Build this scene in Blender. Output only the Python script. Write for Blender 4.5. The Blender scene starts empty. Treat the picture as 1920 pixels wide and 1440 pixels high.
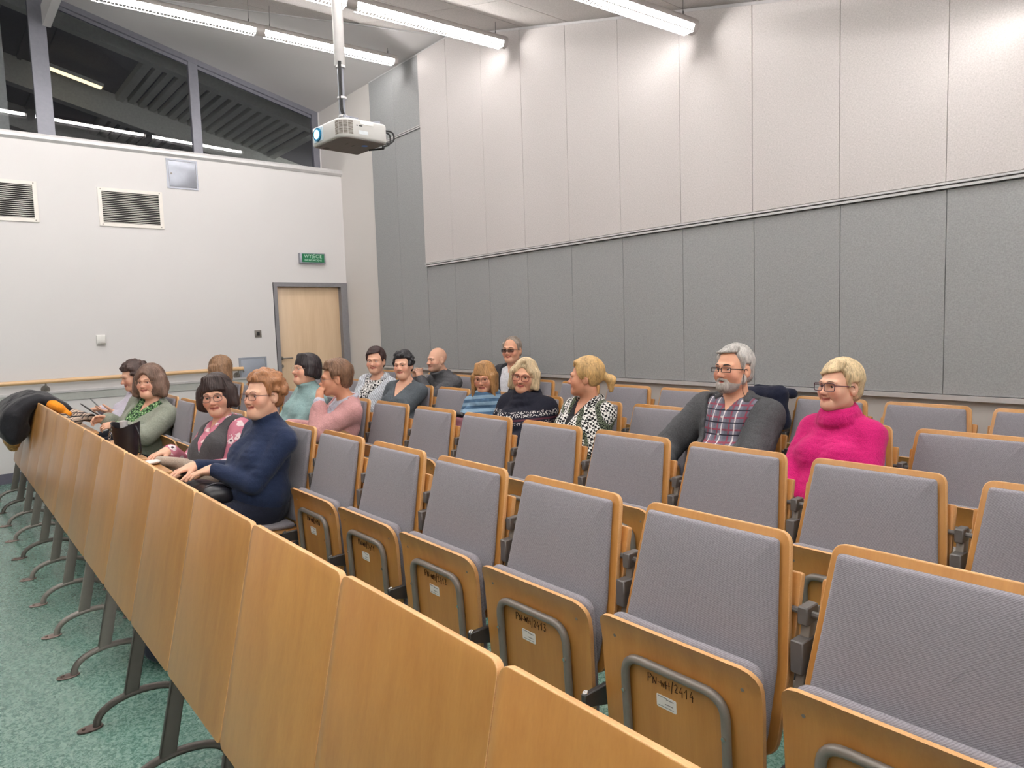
import bpy, bmesh, math, random
import numpy as np
from mathutils import Vector, Matrix, Euler
random.seed(7)
SC = bpy.context.scene
COL = SC.collection
PI = math.pi

# ---------------------------------------------------------------- camera, world, exposure
CZ = 1.505
cam_d = bpy.data.cameras.new('camera')
cam_d.sensor_width = 36.0
cam_d.lens = 1314.55 / 1920.0 * 36.0
cam_d.clip_start = 0.05
cam = bpy.data.objects.new('camera', cam_d)
COL.objects.link(cam)
RX = Vector((0.6391286, 0.76841169, -0.03252865))
RD = Vector((0.0464424, -0.08077675, -0.99564965))
RF = Vector((-0.76769638, 0.63483745, -0.08731362))
m = Matrix.Identity(4)
for i in range(3):
    m[i][0] = RX[i]; m[i][1] = -RD[i]; m[i][2] = -RF[i]
m[2][3] = CZ
cam.matrix_world = m
SC.camera = cam

world = bpy.data.worlds.new('night_world'); SC.world = world
world.use_nodes = True
world.node_tree.nodes['Background'].inputs[0].default_value = (0.010, 0.012, 0.018, 1)
world.node_tree.nodes['Background'].inputs[1].default_value = 1.0

SC.view_settings.view_transform = 'Standard'
SC.view_settings.look = 'None'
SC.view_settings.gamma = 1.0
SC.view_settings.use_curve_mapping = False
SC.view_settings.exposure = 0.25
SC.cycles.max_bounces = 8
SC.cycles.diffuse_bounces = 5
SC.cycles.glossy_bounces = 3
SC.cycles.transparent_max_bounces = 8
SC.cycles.sample_clamp_indirect = 6.0
TUBE_POWER = 62.0

# ---------------------------------------------------------------- materials
def srgb(r, g, b):
    def f(c):
        c /= 255.0
        return c / 12.92 if c <= 0.04045 else ((c + 0.055) / 1.055) ** 2.4
    return (f(r), f(g), f(b), 1.0)

class NT:
    def __init__(self, name):
        self.m = bpy.data.materials.new(name); self.m.use_nodes = True
        self.t = self.m.node_tree; self.n = self.t.nodes; self.l = self.t.links
        self.b = self.n['Principled BSDF']; self.out = self.n['Material Output']
    def add(self, typ, **kw):
        x = self.n.new(typ)
        for k, v in kw.items():
            if k.startswith('i_'):
                key = k[2:]
                x.inputs[int(key) if key.isdigit() else key].default_value = v
            else:
                setattr(x, k, v)
        return x
    def link(self, a, b): self.l.new(a, b)
    def coords(self, scale=(1, 1, 1), kind='Object', rot=(0, 0, 0)):
        tc = self.add('ShaderNodeTexCoord'); mp = self.add('ShaderNodeMapping')
        mp.inputs['Scale'].default_value = scale; mp.inputs['Rotation'].default_value = rot
        self.link(tc.outputs[kind], mp.inputs['Vector']); return mp.outputs['Vector']
    def noise(self, vec, scale=5, detail=4, rough=0.5, dist=0.0):
        x = self.add('ShaderNodeTexNoise'); x.inputs['Scale'].default_value = scale
        x.inputs['Detail'].default_value = detail; x.inputs['Roughness'].default_value = rough
        x.inputs['Distortion'].default_value = dist
        if vec is not None: self.link(vec, x.inputs['Vector'])
        return x.outputs['Fac']
    def ramp(self, fac, stops, interp='LINEAR'):
        x = self.add('ShaderNodeValToRGB'); cr = x.color_ramp; cr.interpolation = interp
        while len(cr.elements) < len(stops): cr.elements.new(0.5)
        for e, (p, c) in zip(cr.elements, stops):
            e.position = p; e.color = c if len(c) == 4 else (*c, 1)
        self.link(fac, x.inputs['Fac']); return x.outputs['Color']
    def mix(self, fac, a, b, mode='MIX'):
        x = self.add('ShaderNodeMix', data_type='RGBA', blend_type=mode)
        for s, v in ((x.inputs[0], fac), (x.inputs[6], a), (x.inputs[7], b)):
            if hasattr(v, 'is_output'): self.link(v, s)
            else: s.default_value = v
        return x.outputs[2]
    def math(self, op, a, b=0.0):
        x = self.add('ShaderNodeMath', operation=op)
        for s, v in ((x.inputs[0], a), (x.inputs[1], b)):
            if hasattr(v, 'is_output'): self.link(v, s)
            else: s.default_value = v
        return x.outputs[0]
    def bump(self, h, strength=0.3, dist=0.01):
        x = self.add('ShaderNodeBump'); x.inputs['Strength'].default_value = strength
        x.inputs['Distance'].default_value = dist
        self.link(h, x.inputs['Height']); self.link(x.outputs['Normal'], self.b.inputs['Normal'])
    def set(self, color=None, rough=None, metal=None, spec=None):
        for k, v in (('Base Color', color), ('Roughness', rough), ('Metallic', metal), ('Specular IOR Level', spec)):
            if v is None: continue
            if hasattr(v, 'is_output'): self.link(v, self.b.inputs[k])
            else: self.b.inputs[k].default_value = v
        return self.m

def plain(name, col, rough=0.5, metal=0.0, var=0.06, scale=30, bump=0.0, spec=0.5):
    t = NT(name); v = t.coords()
    n = t.noise(v, scale, 3)
    c2 = tuple(max(0, c * (1 - var)) for c in col[:3]) + (1,)
    c1 = tuple(min(1, c * (1 + var)) for c in col[:3]) + (1,)
    t.set(t.ramp(n, [(0.35, c2), (0.65, c1)]), rough, metal, spec)
    if bump: t.bump(n, bump, 0.004)
    return t.m

def wall_paint(name, col):
    t = NT(name); v = t.coords()
    n = t.noise(v, 90, 4); big = t.noise(v, 0.8, 2)
    c2 = tuple(c * 0.97 for c in col[:3]) + (1,)
    t.set(t.ramp(big, [(0.3, c2), (0.7, col)]), 0.75, 0, 0.25)
    t.bump(n, 0.06, 0.003); return t.m

def fabric_panel(name, col, sc=260):
    t = NT(name); v = t.coords((1, 1, 0.35)); v2 = t.coords((0.3, 1, 1))
    a = t.noise(v, sc, 3); b = t.noise(v2, sc, 3); f = t.math('ADD', a, b)
    c2 = tuple(c * 0.86 for c in col[:3]) + (1,); c1 = tuple(min(1, c * 1.1) for c in col[:3]) + (1,)
    t.set(t.ramp(t.math('MULTIPLY', f, 0.5), [(0.38, c2), (0.62, c1)]), 0.9, 0, 0.15)
    t.bump(f, 0.12, 0.002); return t.m

def wood(name, dark, light, rough=0.38, axis='z', fine=1.0):
    t = NT(name)
    oi = t.add('ShaderNodeObjectInfo')
    tc = t.add('ShaderNodeTexCoord')
    off = t.add('ShaderNodeVectorMath', operation='SCALE'); off.inputs[0].default_value = (13.1, 7.7, 5.3)
    t.link(oi.outputs['Random'], off.inputs['Scale'])
    ad = t.add('ShaderNodeVectorMath', operation='ADD')
    t.link(tc.outputs['Object'], ad.inputs[0]); t.link(off.outputs[0], ad.inputs[1])
    def mp(s):
        q = t.add('ShaderNodeMapping'); q.inputs['Scale'].default_value = s
        t.link(ad.outputs[0], q.inputs['Vector']); return q.outputs['Vector']
    s1 = {'z': (1, 1, .10), 'x': (.10, 1, 1), 'y': (1, .10, 1)}[axis]
    s2 = {'z': (1, 1, .03), 'x': (.03, 1, 1), 'y': (1, .03, 1)}[axis]
    g = t.noise(mp(s1), 16 * fine, 5, 0.6, 0.4); f = t.noise(mp(s2), 190 * fine, 3, 0.6)
    big = t.noise(mp(s1), 3.0, 2)
    w = t.math('ADD', t.math('MULTIPLY', g, 0.55), t.math('ADD', t.math('MULTIPLY', f, 0.2), t.math('MULTIPLY', big, 0.25)))
    c = t.ramp(w, [(0.3, dark), (0.7, light)])
    var = t.math('ADD', t.math('MULTIPLY', oi.outputs['Random'], 0.16), 0.92)
    hv = t.add('ShaderNodeHueSaturation'); t.link(c, hv.inputs['Color']); t.link(var, hv.inputs['Value'])
    t.set(hv.outputs['Color'], rough, 0, 0.5); t.bump(f, 0.03, 0.001)
    t.b.inputs['Coat Weight'].default_value = 0.6; t.b.inputs['Coat Roughness'].default_value = 0.30
    return t.m

def ply_edge(name):
    t = NT(name); n = t.noise(t.coords((3, 8, 8)), 60, 4, .7); n2 = t.noise(t.coords(), 9, 2)
    c = t.ramp(t.math('ADD', t.math('MULTIPLY', n, .6), t.math('MULTIPLY', n2, .4)), [(.35, srgb(188, 136, 82)), (.65, srgb(218, 172, 120))])
    t.set(c, 0.5); return t.m

def upholstery(name):
    t = NT(name); v = t.coords((1, 1, 1), rot=(0, math.radians(35), 0))
    br = t.add('ShaderNodeTexWave', wave_type='BANDS', bands_direction='Z'); br.inputs['Scale'].default_value = 80
    br.inputs['Distortion'].default_value = 2.0; br.inputs['Detail'].default_value = 2; br.inputs['Detail Scale'].default_value = 6
    t.link(v, br.inputs['Vector'])
    v2 = t.coords((1, 1, 2.2)); n = t.noise(v2, 170, 3, 0.6)
    h = t.math('ADD', t.math('MULTIPLY', br.outputs['Fac'], 0.5), n)
    c = t.ramp(t.math('MULTIPLY', h, 0.66), [(0.25, srgb(116, 113, 120)), (0.75, srgb(150, 146, 153))])
    t.set(c, 0.92, 0, 0.15); t.bump(h, 0.30, 0.0016)
    t.b.inputs['Sheen Weight'].default_value = 0.15
    return t.m

def lino(name):
    t = NT(name); v = t.coords()
    n = t.noise(v, 60, 4, 0.65, 1.2); n2 = t.noise(v, 95, 3, 0.6, 0.8); big = t.noise(v, 1.2, 2)
    c = t.ramp(n, [(0.30, srgb(40, 76, 68)), (0.46, srgb(74, 108, 98)), (0.56, srgb(100, 131, 120)), (0.70, srgb(142, 166, 155))])
    c = t.mix(t.ramp(n2, [(0.60, (0, 0, 0)), (0.68, (.75, .75, .75))]), c, srgb(168, 192, 180))
    c = t.mix(t.math('MULTIPLY', big, 0.2), c, srgb(96, 138, 124))
    t.set(c, t.ramp(n, [(0.3, (.22, .22, .22)), (0.7, (.34, .34, .34))]), 0, 0.5)
    t.b.inputs['Coat Weight'].default_value = 0.35; t.b.inputs['Coat Roughness'].default_value = 0.22
    t.bump(n, 0.05, 0.002); return t.m

def emit(name, col, s):
    t = NT(name); e = t.add('ShaderNodeEmission'); e.inputs[0].default_value = col; e.inputs[1].default_value = s
    t.link(e.outputs[0], t.out.inputs['Surface']); return t.m

def glass_mat(name, tint=(0.86, 0.87, 0.90, 1), rough=0.0, ior=.045):
    t = NT(name)
    tr = t.add('ShaderNodeBsdfTransparent'); tr.inputs[0].default_value = tint
    gl = t.add('ShaderNodeBsdfGlossy'); gl.inputs['Roughness'].default_value = rough
    ge = t.add('ShaderNodeNewGeometry'); dt = t.add('ShaderNodeVectorMath', operation='DOT_PRODUCT')
    t.link(ge.outputs['Incoming'], dt.inputs[0]); t.link(ge.outputs['Normal'], dt.inputs[1])
    fr = t.math('POWER', t.math('SUBTRACT', 1.0, t.math('ABSOLUTE', dt.outputs['Value'])), 5.0)
    fr = t.math('ADD', t.math('MULTIPLY', fr, .9), ior)
    mx = t.add('ShaderNodeMixShader')
    t.link(fr, mx.inputs[0]); t.link(tr.outputs[0], mx.inputs[1]); t.link(gl.outputs[0], mx.inputs[2])
    t.link(mx.outputs[0], t.out.inputs['Surface']); return t.m

M = {}
M['wall'] = wall_paint('white wall paint', srgb(214, 211, 211))
M['wall2'] = wall_paint('grey white wall paint', srgb(214, 209, 206))
M['ceil'] = wall_paint('ceiling paint', srgb(216, 213, 214))
M['tile'] = fabric_panel('ceiling tile', srgb(212, 206, 204), 160)
M['panel_white'] = fabric_panel('pale fabric panel', srgb(202, 196, 195))
M['panel_grey'] = fabric_panel('grey fabric panel', srgb(156, 157, 158))
M['alu'] = plain('aluminium trim', srgb(205, 203, 204), 0.4, 0.3, 0.03)
M['alu_dark'] = plain('trim groove', srgb(120, 118, 118), 0.6, 0.0, 0.03)
M['frame'] = plain('grey window frame', srgb(128, 128, 138), 0.4, 0.25, 0.04)
M['doorframe'] = plain('grey door frame', srgb(128, 126, 130), 0.45, 0.0, 0.04)
M['base'] = plain('dark grey baseboard', srgb(96, 94, 108), 0.5)
M['wood'] = wood('beech plywood', srgb(166, 109, 48), srgb(196, 142, 74))
M['woodx'] = wood('beech board', srgb(172, 112, 52), srgb(204, 148, 82), 0.4, 'x')
M['edge'] = ply_edge('plywood edge')
M['doorwood'] = wood('pale beech door', srgb(204, 174, 140), srgb(224, 198, 166), 0.5, 'z', 0.6)
M['rail'] = wood('beech handrail', srgb(206, 164, 116), srgb(230, 192, 146), 0.4, 'y')
M['uph'] = upholstery('grey woven upholstery')
M['steel'] = plain('taupe grey steel', srgb(122, 116, 110), 0.34, 0.15, 0.04)
M['bracket'] = plain('grey hinge bracket', srgb(98, 95, 94), .4, .15, .04)
M['steel_d'] = plain('dark steel', srgb(70, 68, 68), 0.4, 0.4, 0.05)
M['plate'] = plain('worn foot plate', srgb(140, 122, 116), 0.4, 0.4, 0.12)
M['chrome'] = plain('bright screw', srgb(190, 188, 186), 0.25, 0.9, 0.03)
M['lino'] = lino('green speckled linoleum')
M['sticker'] = plain('white sticker', srgb(228, 226, 224), 0.5, 0, 0.01)
M['print'] = plain('grey print', srgb(120, 120, 122), 0.6, 0, 0.02)
M['ink'] = plain('dark marker ink', srgb(52, 22, 14), 0.6, 0, 0.02)
M['lamp_house'] = plain('lamp housing', srgb(190, 184, 182), 0.4, 0.2, 0.03)
M['tube'] = emit('fluorescent tube', (1.0, 0.965, 0.93, 1), TUBE_POWER)
M['louvre'] = plain('lamp louvre', srgb(225, 222, 220), 0.3, 0.3, 0.02)
M['wire'] = plain('wire', srgb(110, 108, 108), 0.4, 0.6)
M['glass'] = glass_mat('window glass')
M['white_plastic'] = plain('white plastic', srgb(222, 220, 216), 0.45, 0, 0.02)
M['black'] = plain('black plastic', srgb(26, 25, 27), 0.5, 0, 0.1)
M['dark'] = plain('dark void', srgb(34, 33, 33), 0.8)
M['grille'] = plain('cream grille', srgb(226, 220, 214), 0.45, 0, 0.02)
M['hatch'] = plain('brushed hatch', srgb(150, 153, 163), 0.32, 0.45, 0.03)
M['green'] = plain('green sign face', srgb(22, 112, 72), 0.4, 0, 0.03)
M['signtext'] = plain('sign lettering', srgb(190, 220, 205), 0.5, 0, 0.01)
M['band'] = plain('grey green wall band', srgb(178, 180, 176), 0.55, 0, 0.02)
M['outside'] = plain('canopy steel', srgb(186, 188, 178), 0.6, 0, 0.06)
M['outside_d'] = plain('canopy deck', srgb(104, 104, 112), 0.7, 0, 0.1)

# ---------------------------------------------------------------- mesh helpers
def mesh_obj(name, bm, mats, parent=None, smooth=True, angle=40):
    me = bpy.data.meshes.new(name)
    bmesh.ops.recalc_face_normals(bm, faces=bm.faces)
    if smooth:
        for f in bm.faces: f.smooth = True
        ca = math.cos(math.radians(angle))
        for e in bm.edges:
            if len(e.link_faces) == 2:
                if e.link_faces[0].normal.dot(e.link_faces[1].normal) < ca: e.smooth = False
    bm.to_mesh(me); bm.free()
    for mt in (mats if isinstance(mats, (list, tuple)) else [mats]): me.materials.append(mt)
    o = bpy.data.objects.new(name, me); COL.objects.link(o)
    if parent is not None: o.parent = parent
    return o

def tag(o, label=None, cat=None, group=None, kind=None):
    if label: o['label'] = label
    if cat: o['category'] = cat
    if group: o['group'] = group
    if kind: o['kind'] = kind
    return o

def empty(name, loc=(0, 0, 0), rz=0, label=None, cat=None, group=None):
    o = bpy.data.objects.new(name, None); o.empty_display_size = 0.05
    COL.objects.link(o); o.location = loc; o.rotation_euler = (0, 0, rz)
    return tag(o, label, cat, group)

def box(bm, lo, hi, mat=0):
    x0, y0, z0 = lo; x1, y1, z1 = hi
    v = [bm.verts.new(p) for p in ((x0, y0, z0), (x1, y0, z0), (x1, y1, z0), (x0, y1, z0), (x0, y0, z1), (x1, y0, z1), (x1, y1, z1), (x0, y1, z1))]
    for q in ((0, 3, 2, 1), (4, 5, 6, 7), (0, 1, 5, 4), (1, 2, 6, 5), (2, 3, 7, 6), (3, 0, 4, 7)):
        f = bm.faces.new([v[i] for i in q]); f.material_index = mat
    return v

def hexa(bm, pts, mat=0):
    v = [bm.verts.new(p) for p in pts]
    for q in ((0, 3, 2, 1), (4, 5, 6, 7), (0, 1, 5, 4), (1, 2, 6, 5), (2, 3, 7, 6), (3, 0, 4, 7)):
        f = bm.faces.new([v[i] for i in q]); f.material_index = mat

def boxo(name, lo, hi, mat, parent=None, bev=0.0):
    bm = bmesh.new(); box(bm, lo, hi)
    if bev: bmesh.ops.bevel(bm, geom=list(bm.edges), offset=bev, segments=2, affect='EDGES', profile=0.5)
    return mesh_obj(name, bm, mat, parent)

def tube(bm, pts, r, seg=10, mat=0, caps=True, flat=None):
    """swept tube; r may be a list; flat=(sx,sy) squashes the section"""
    pts = [Vector(p) for p in pts]; n = len(pts)
    rs = r if isinstance(r, (list, tuple)) else [r] * n
    rings = []; up = None
    for i, p in enumerate(pts):
        d = (pts[min(i + 1, n - 1)] - pts[max(i - 1, 0)]).normalized()
        if up is None:
            up = Vector((0, 0, 1)) if abs(d.z) < 0.9 else Vector((1, 0, 0))
        a = d.cross(up)
        if a.length < 1e-6: a = d.orthogonal()
        a.normalize(); b = a.cross(d).normalized(); up = b
        ring = []
        for k in range(seg):
            t = 2 * PI * k / seg
            ca, sa = math.cos(t), math.sin(t)
            if flat: ca *= flat[0]; sa *= flat[1]
            ring.append(bm.verts.new(p + (a * ca + b * sa) * rs[i]))
        rings.append(ring)
    for i in range(n - 1):
        for k in range(seg):
            f = bm.faces.new((rings[i][k], rings[i][(k + 1) % seg], rings[i + 1][(k + 1) % seg], rings[i + 1][k])); f.material_index = mat
    if caps:
        f = bm.faces.new(list(reversed(rings[0]))); f.material_index = mat
        f = bm.faces.new(rings[-1]); f.material_index = mat

def fillet(pts, rad, n=6):
    """round the inner corners of a polyline"""
    pts = [Vector(p) for p in pts]; out = [pts[0]]
    for i in range(1, len(pts) - 1):
        a = (pts[i - 1] - pts[i]); b = (pts[i + 1] - pts[i])
        la, lb = a.length, b.length; a.normalize(); b.normalize()
        r = min(rad, la * 0.49, lb * 0.49)
        for k in range(n + 1):
            t = k / n
            p0 = pts[i] + a * r; p1 = pts[i]; p2 = pts[i] + b * r
            out.append(p0 * (1 - t) ** 2 + p1 * 2 * t * (1 - t) + p2 * t * t)
    out.append(pts[-1]); return out

def round_poly(corners, radii, n=6):
    c = [Vector((p[0], p[1], 0)) for p in corners]; out = []
    k = len(c)
    for i in range(k):
        a = (c[i - 1] - c[i]); b = (c[(i + 1) % k] - c[i])
        la, lb = a.length, b.length; a.normalize(); b.normalize()
        r = radii[i] if isinstance(radii, (list, tuple)) else radii
        ang = a.angle(b); d = min(r / math.tan(ang / 2), la * 0.49, lb * 0.49) if r > 0 else 0
        if d == 0: out.append((c[i].x, c[i].y)); continue
        for j in range(n + 1):
            t = j / n
            p = (c[i] + a * d) * (1 - t) ** 2 + c[i] * 2 * t * (1 - t) + (c[i] + b * d) * t * t
            out.append((p.x, p.y))
    return out

def inset(ol, d):
    n = len(ol); out = []
    area = sum(ol[i][0] * ol[(i + 1) % n][1] - ol[(i + 1) % n][0] * ol[i][1] for i in range(n))
    s = 1 if area > 0 else -1
    for i in range(n):
        p0, p1, p2 = Vector(ol[i - 1]), Vector(ol[i]), Vector(ol[(i + 1) % n])
        t = (p2 - p0)
        if t.length < 1e-9: out.append(ol[i]); continue
        t.normalize(); nrm = Vector((-t.y, t.x)) * s
        q = p1 + nrm * d; out.append((q.x, q.y))
    return out

def slab(bm, ol, O, U, V, N, d0, d1, bev=0.003, steps=2, mat=0, side=0, puff=None, bend=None):
    """extruded outline ol in the (U,V) plane from depth d0 to d1 along N"""
    O, U, V, N = Vector(O), Vector(U), Vector(V), Vector(N)
    def ring(o2, d):
        r = []
        for (a, b) in o2:
            dd = d + (bend(a, b) if bend else 0)
            r.append(bm.verts.new(O + U * a + V * b + N * dd))
        return r
    prof = []
    for k in range(steps + 1):
        t = PI / 2 * k / steps
        prof.append((bev * (1 - math.sin(t)), d0 + bev * (1 - math.cos(t))))
    for k in range(steps + 1):
        t = PI / 2 * k / steps
        prof.append((bev * (1 - math.cos(t)), d1 - bev * (1 - math.sin(t))))
    rings = [ring(inset(ol, i) if i > 1e-6 else ol, d) for i, d in prof]
    n = len(ol)
    for a, b in zip(rings, rings[1:]):
        for k in range(n):
            f = bm.faces.new((a[k], a[(k + 1) % n], b[(k + 1) % n], b[k])); f.material_index = side
    f = bm.faces.new(list(reversed(rings[0]))); f.material_index = mat
    last = rings[-1]; base = inset(ol, bev)
    if puff:
        cx = sum(p[0] for p in base) / n; cy = sum(p[1] for p in base) / n
        for s, h in puff:
            nr = ring([(cx + (p[0] - cx) * s, cy + (p[1] - cy) * s) for p in base], d1 + h)
            for k in range(n):
                f = bm.faces.new((last[k], last[(k + 1) % n], nr[(k + 1) % n], nr[k])); f.material_index = mat
            last = nr
    if puff:
        cv = bm.verts.new(sum((v.co for v in last), Vector()) / n)
        for k in range(n):
            f = bm.faces.new((last[k], last[(k + 1) % n], cv)); f.material_index = mat
    else:
        f = bm.faces.new(last); f.material_index = mat

def copy_tree(o, parent=None):
    c = o.copy(); COL.objects.link(c); c.parent = parent
    for ch in o.children: copy_tree(ch, c)
    return c

def text_mesh(name, txt, size, mat, parent, M4, depth=0.001, align='CENTER'):
    cu = bpy.data.curves.new(name, 'FONT'); cu.body = txt; cu.size = size; cu.align_x = align; cu.align_y = 'CENTER'; cu.extrude = depth
    cu.resolution_u = 2
    o = bpy.data.objects.new(name, cu); COL.objects.link(o)
    me = bpy.data.meshes.new_from_object(o.evaluated_get(bpy.context.evaluated_depsgraph_get()))
    bpy.data.objects.remove(o)
    me.transform(M4); me.materials.clear(); me.materials.append(mat)
    o = bpy.data.objects.new(name, me); COL.objects.link(o); o.parent = parent
    return o

# ---------------------------------------------------------------- room constants
YR = 4.50          # rear wall plane
XL = -8.94         # lower left wall plane
XU = -9.566        # upper left wall (glazing) plane
SL2 = 0.2605       # main ceiling falls towards +x
SL1 = 0.248        # hip over the glazing falls towards +y
XE, YF = 3.2, -5.5 # room limits behind the camera
XFLAT = -0.3
def z_main(x): return 4.551 - SL2 * (min(x, XFLAT) + 6.298)
def z_hip(y): return 4.551 + SL1 * (YR - y)

# ---------------------------------------------------------------- floor and walls
floor = boxo('floor', (XL, YF, -0.12), (XE, YR, 0.0), M['lino']); tag(floor, kind='structure')

bm = bmesh.new(); box(bm, (XU - 0.2, YR, 0), (XE, YR + 0.15, 5.9))
wall_rear = mesh_obj('wall_rear', bm, M['wall2'], smooth=False); tag(wall_rear, kind='structure')
wall_left = empty('wall_left'); tag(wall_left, kind='structure')
# lower thick wall with door opening (y 3.47..4.496, z 0..2.12)
bm = bmesh.new(); box(bm, (XU, YF, 0), (XL, 3.456, 3.56)); mesh_obj('wall_face', bm, M['wall'], wall_left, False)
bm = bmesh.new()
box(bm, (XU, 3.456, 2.12), (XL - 0.012, YR, 3.56)); box(bm, (XU, 3.456, 0), (XL - 0.30, YR, 2.12))
mesh_obj('wall_face', bm, M['wall'], wall_left, False)
bm = bmesh.new()   # ledge over the thick wall
prof = [(XU, 3.56), (XL + 0.004, 3.56), (XL + 0.03, 3.585), (XL + 0.03, 3.612), (XL + 0.022, 3.636), (XU, 3.636)]
a = [bm.verts.new((p[0], YF, p[1])) for p in prof]; b = [bm.verts.new((p[0], YR, p[1])) for p in prof]
for i in range(len(prof)):
    j = (i + 1) % len(prof); bm.faces.new((a[i], a[j], b[j], b[i]))
bm.faces.new(a); bm.faces.new(b)
mesh_obj('ledge', bm, M['alu'], wall_left, False)
# side parts of the glazed upper wall
bm = bmesh.new(); box(bm, (XU - 0.12, 4.49, 3.60), (XU + 0.03, YR, 4.75)); mesh_obj('wall_pier', bm, M['wall'], wall_left, False)
bm = bmesh.new(); box(bm, (XU - 0.12, YF, 3.60), (XU, -1.2, 6.5)); mesh_obj('wall_pier', bm, M['wall'], wall_left, False)
# unseen room ends
o = boxo('wall_front', (XL, YF - 0.15, 0), (XE, YF, 5.9), M['wall']); tag(o, kind='structure')
o = boxo('wall_right', (XE, YF, 0), (XE + 0.15, YR, 5.9), M['wall']); tag(o, kind='structure')

# baseboards
o = boxo('baseboard_left', (XL, YF, 0), (XL + 0.018, 3.44, 0.105), M['base']); tag(o, kind='structure')
o = boxo('baseboard_rear', (XL + 0.02, YR - 0.018, 0), (XE, YR, 0.105), M['base']); tag(o, kind='structure')

# ---------------------------------------------------------------- ceiling
ceiling = empty('ceiling'); tag(ceiling, kind='structure')
def ceil_quad(name, pts, mat, th=0.05):
    bm = bmesh.new(); hexa(bm, [Vector(p) for p in pts] + [Vector(p) + Vector((0, 0, th)) for p in pts])
    return mesh_obj(name, bm, mat, ceiling, False)
def y_hip(x): return YR + SL2 * (x + 6.298) / SL1        # where both slopes meet
# hip slope above the glazing
bm = bmesh.new()
tri = [(XU, YR, z_hip(YR)), (-6.298, YR, z_hip(YR)), (XU, y_hip(XU), z_hip(y_hip(XU)))]
lo = [bm.verts.new(p) for p in tri]; hi = [bm.verts.new((p[0], p[1], p[2] + 0.06)) for p in tri]
bm.faces.new(lo); bm.faces.new(hi)
for i in range(3): bm.faces.new((lo[i], lo[(i + 1) % 3], hi[(i + 1) % 3], hi[i]))
mesh_obj('ceiling_slope', bm, M['ceil'], ceiling, False)
# dark backing behind the tiles, then the tiles
bm = bmesh.new()
pts = [(XU, YF, z_main(XU) + .03), (-6.298, YF, z_main(-6.298) + .03), (-6.298, YR, z_main(-6.298) + .03), (XU, y_hip(XU), z_main(XU) + .03)]
hexa(bm, pts + [(p[0], p[1], p[2] + .05) for p in pts])
pts = [(-6.298, YF, z_main(-6.298) + .03), (XFLAT, YF, z_main(XFLAT) + .03), (XFLAT, YR, z_main(XFLAT) + .03), (-6.298, YR, z_main(-6.298) + .03)]
hexa(bm, pts + [(p[0], p[1], p[2] + .05) for p in pts])
box(bm, (XFLAT, YF, z_main(XFLAT) + .03), (XE, YR, z_main(XFLAT) + .08))
mesh_obj('ceiling_backing', bm, M['ceil'], ceiling, False)
ys = [YF, -4.63, -3.43, -2.23, -1.03, 0.17, 1.37, 2.57, 3.77, YR - 0.012]
def tile_block(x0, x1, y0, y1, g=0.004):
    x0 += g; x1 -= g; y0 += g; y1 -= g
    if x1 <= -6.29:      # clipped by the hip line
        ya, yb = min(y1, y_hip(x0) - .02), min(y1, y_hip(x1) - .02)
        if ya <= y0 + .02 and yb <= y0 + .02: return
        ya, yb = max(ya, y0 + .01), max(yb, y0 + .01)
    else: ya = yb = y1
    pts = [(x0, y0, z_main(x0)), (x1, y0, z_main(x1)), (x1, yb, z_main(x1)), (x0, ya, z_main(x0))]
    ceil_quad('ceiling_tile', pts, M['tile'], 0.03)
xs = [-6.298 + 0.6 * k for k in range(10)] + [XFLAT]
xl_ = [-6.298]
while xl_[-1] - 0.6 > XU: xl_.append(xl_[-1] - 0.6)
xl_.append(XU); xl_ = sorted(xl_)
for xa, xb in list(zip(xl_, xl_[1:])) + list(zip(xs, xs[1:])):
    for ya, yb in zip(ys, ys[1:]): tile_block(xa, xb, ya, yb)
xs = [XFLAT + 0.6 * k for k in range(6)] + [XE]
for xa, xb in zip(xs, xs[1:]):
    for ya, yb in zip(ys, ys[1:]):
        ceil_quad('ceiling_tile', [(xa + .004, ya + .004, z_main(XFLAT)), (xb - .004, ya + .004, z_main(XFLAT)), (xb - .004, yb - .004, z_main(XFLAT)), (xa + .004, yb - .004, z_main(XFLAT))], M['tile'], 0.03)
# trim along the hip
bm = bmesh.new()
tube(bm, [(XU + .02, y_hip(XU), z_main(XU) - .004), (-6.298, YR - .01, z_main(-6.298) - .004)], 0.012, 6)
mesh_obj('hip_trim', bm, M['alu'], ceiling)
# wall cornice along the rear wall
bm = bmesh.new()
def cornice(p, q, h=.045, d=.022):
    hexa(bm, [(p[0], YR - d, p[1] - h), (q[0], YR - d, q[1] - h), (q[0], YR, q[1] - h), (p[0], YR, p[1] - h),
              (p[0], YR - d, p[1] - .002), (q[0], YR - d, q[1] - .002), (q[0], YR, q[1] - .002), (p[0], YR, p[1] - .002)])
cornice((-6.298, z_main(-6.298)), (XFLAT, z_main(XFLAT))); cornice((XFLAT, z_main(XFLAT)), (XE, z_main(XFLAT)))
cornice((-8.03, z_hip(YR)), (-6.298, z_hip(YR)), .025)
o = mesh_obj('trim_1', bm, M['alu'], None, False); tag(o, kind='structure')
# bracket beam above the first mullion
o = boxo('trim_2', (XU, 1.265, 4.98), (-7.9, 1.345, 5.2), M['wall']); tag(o, kind='structure')

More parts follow.
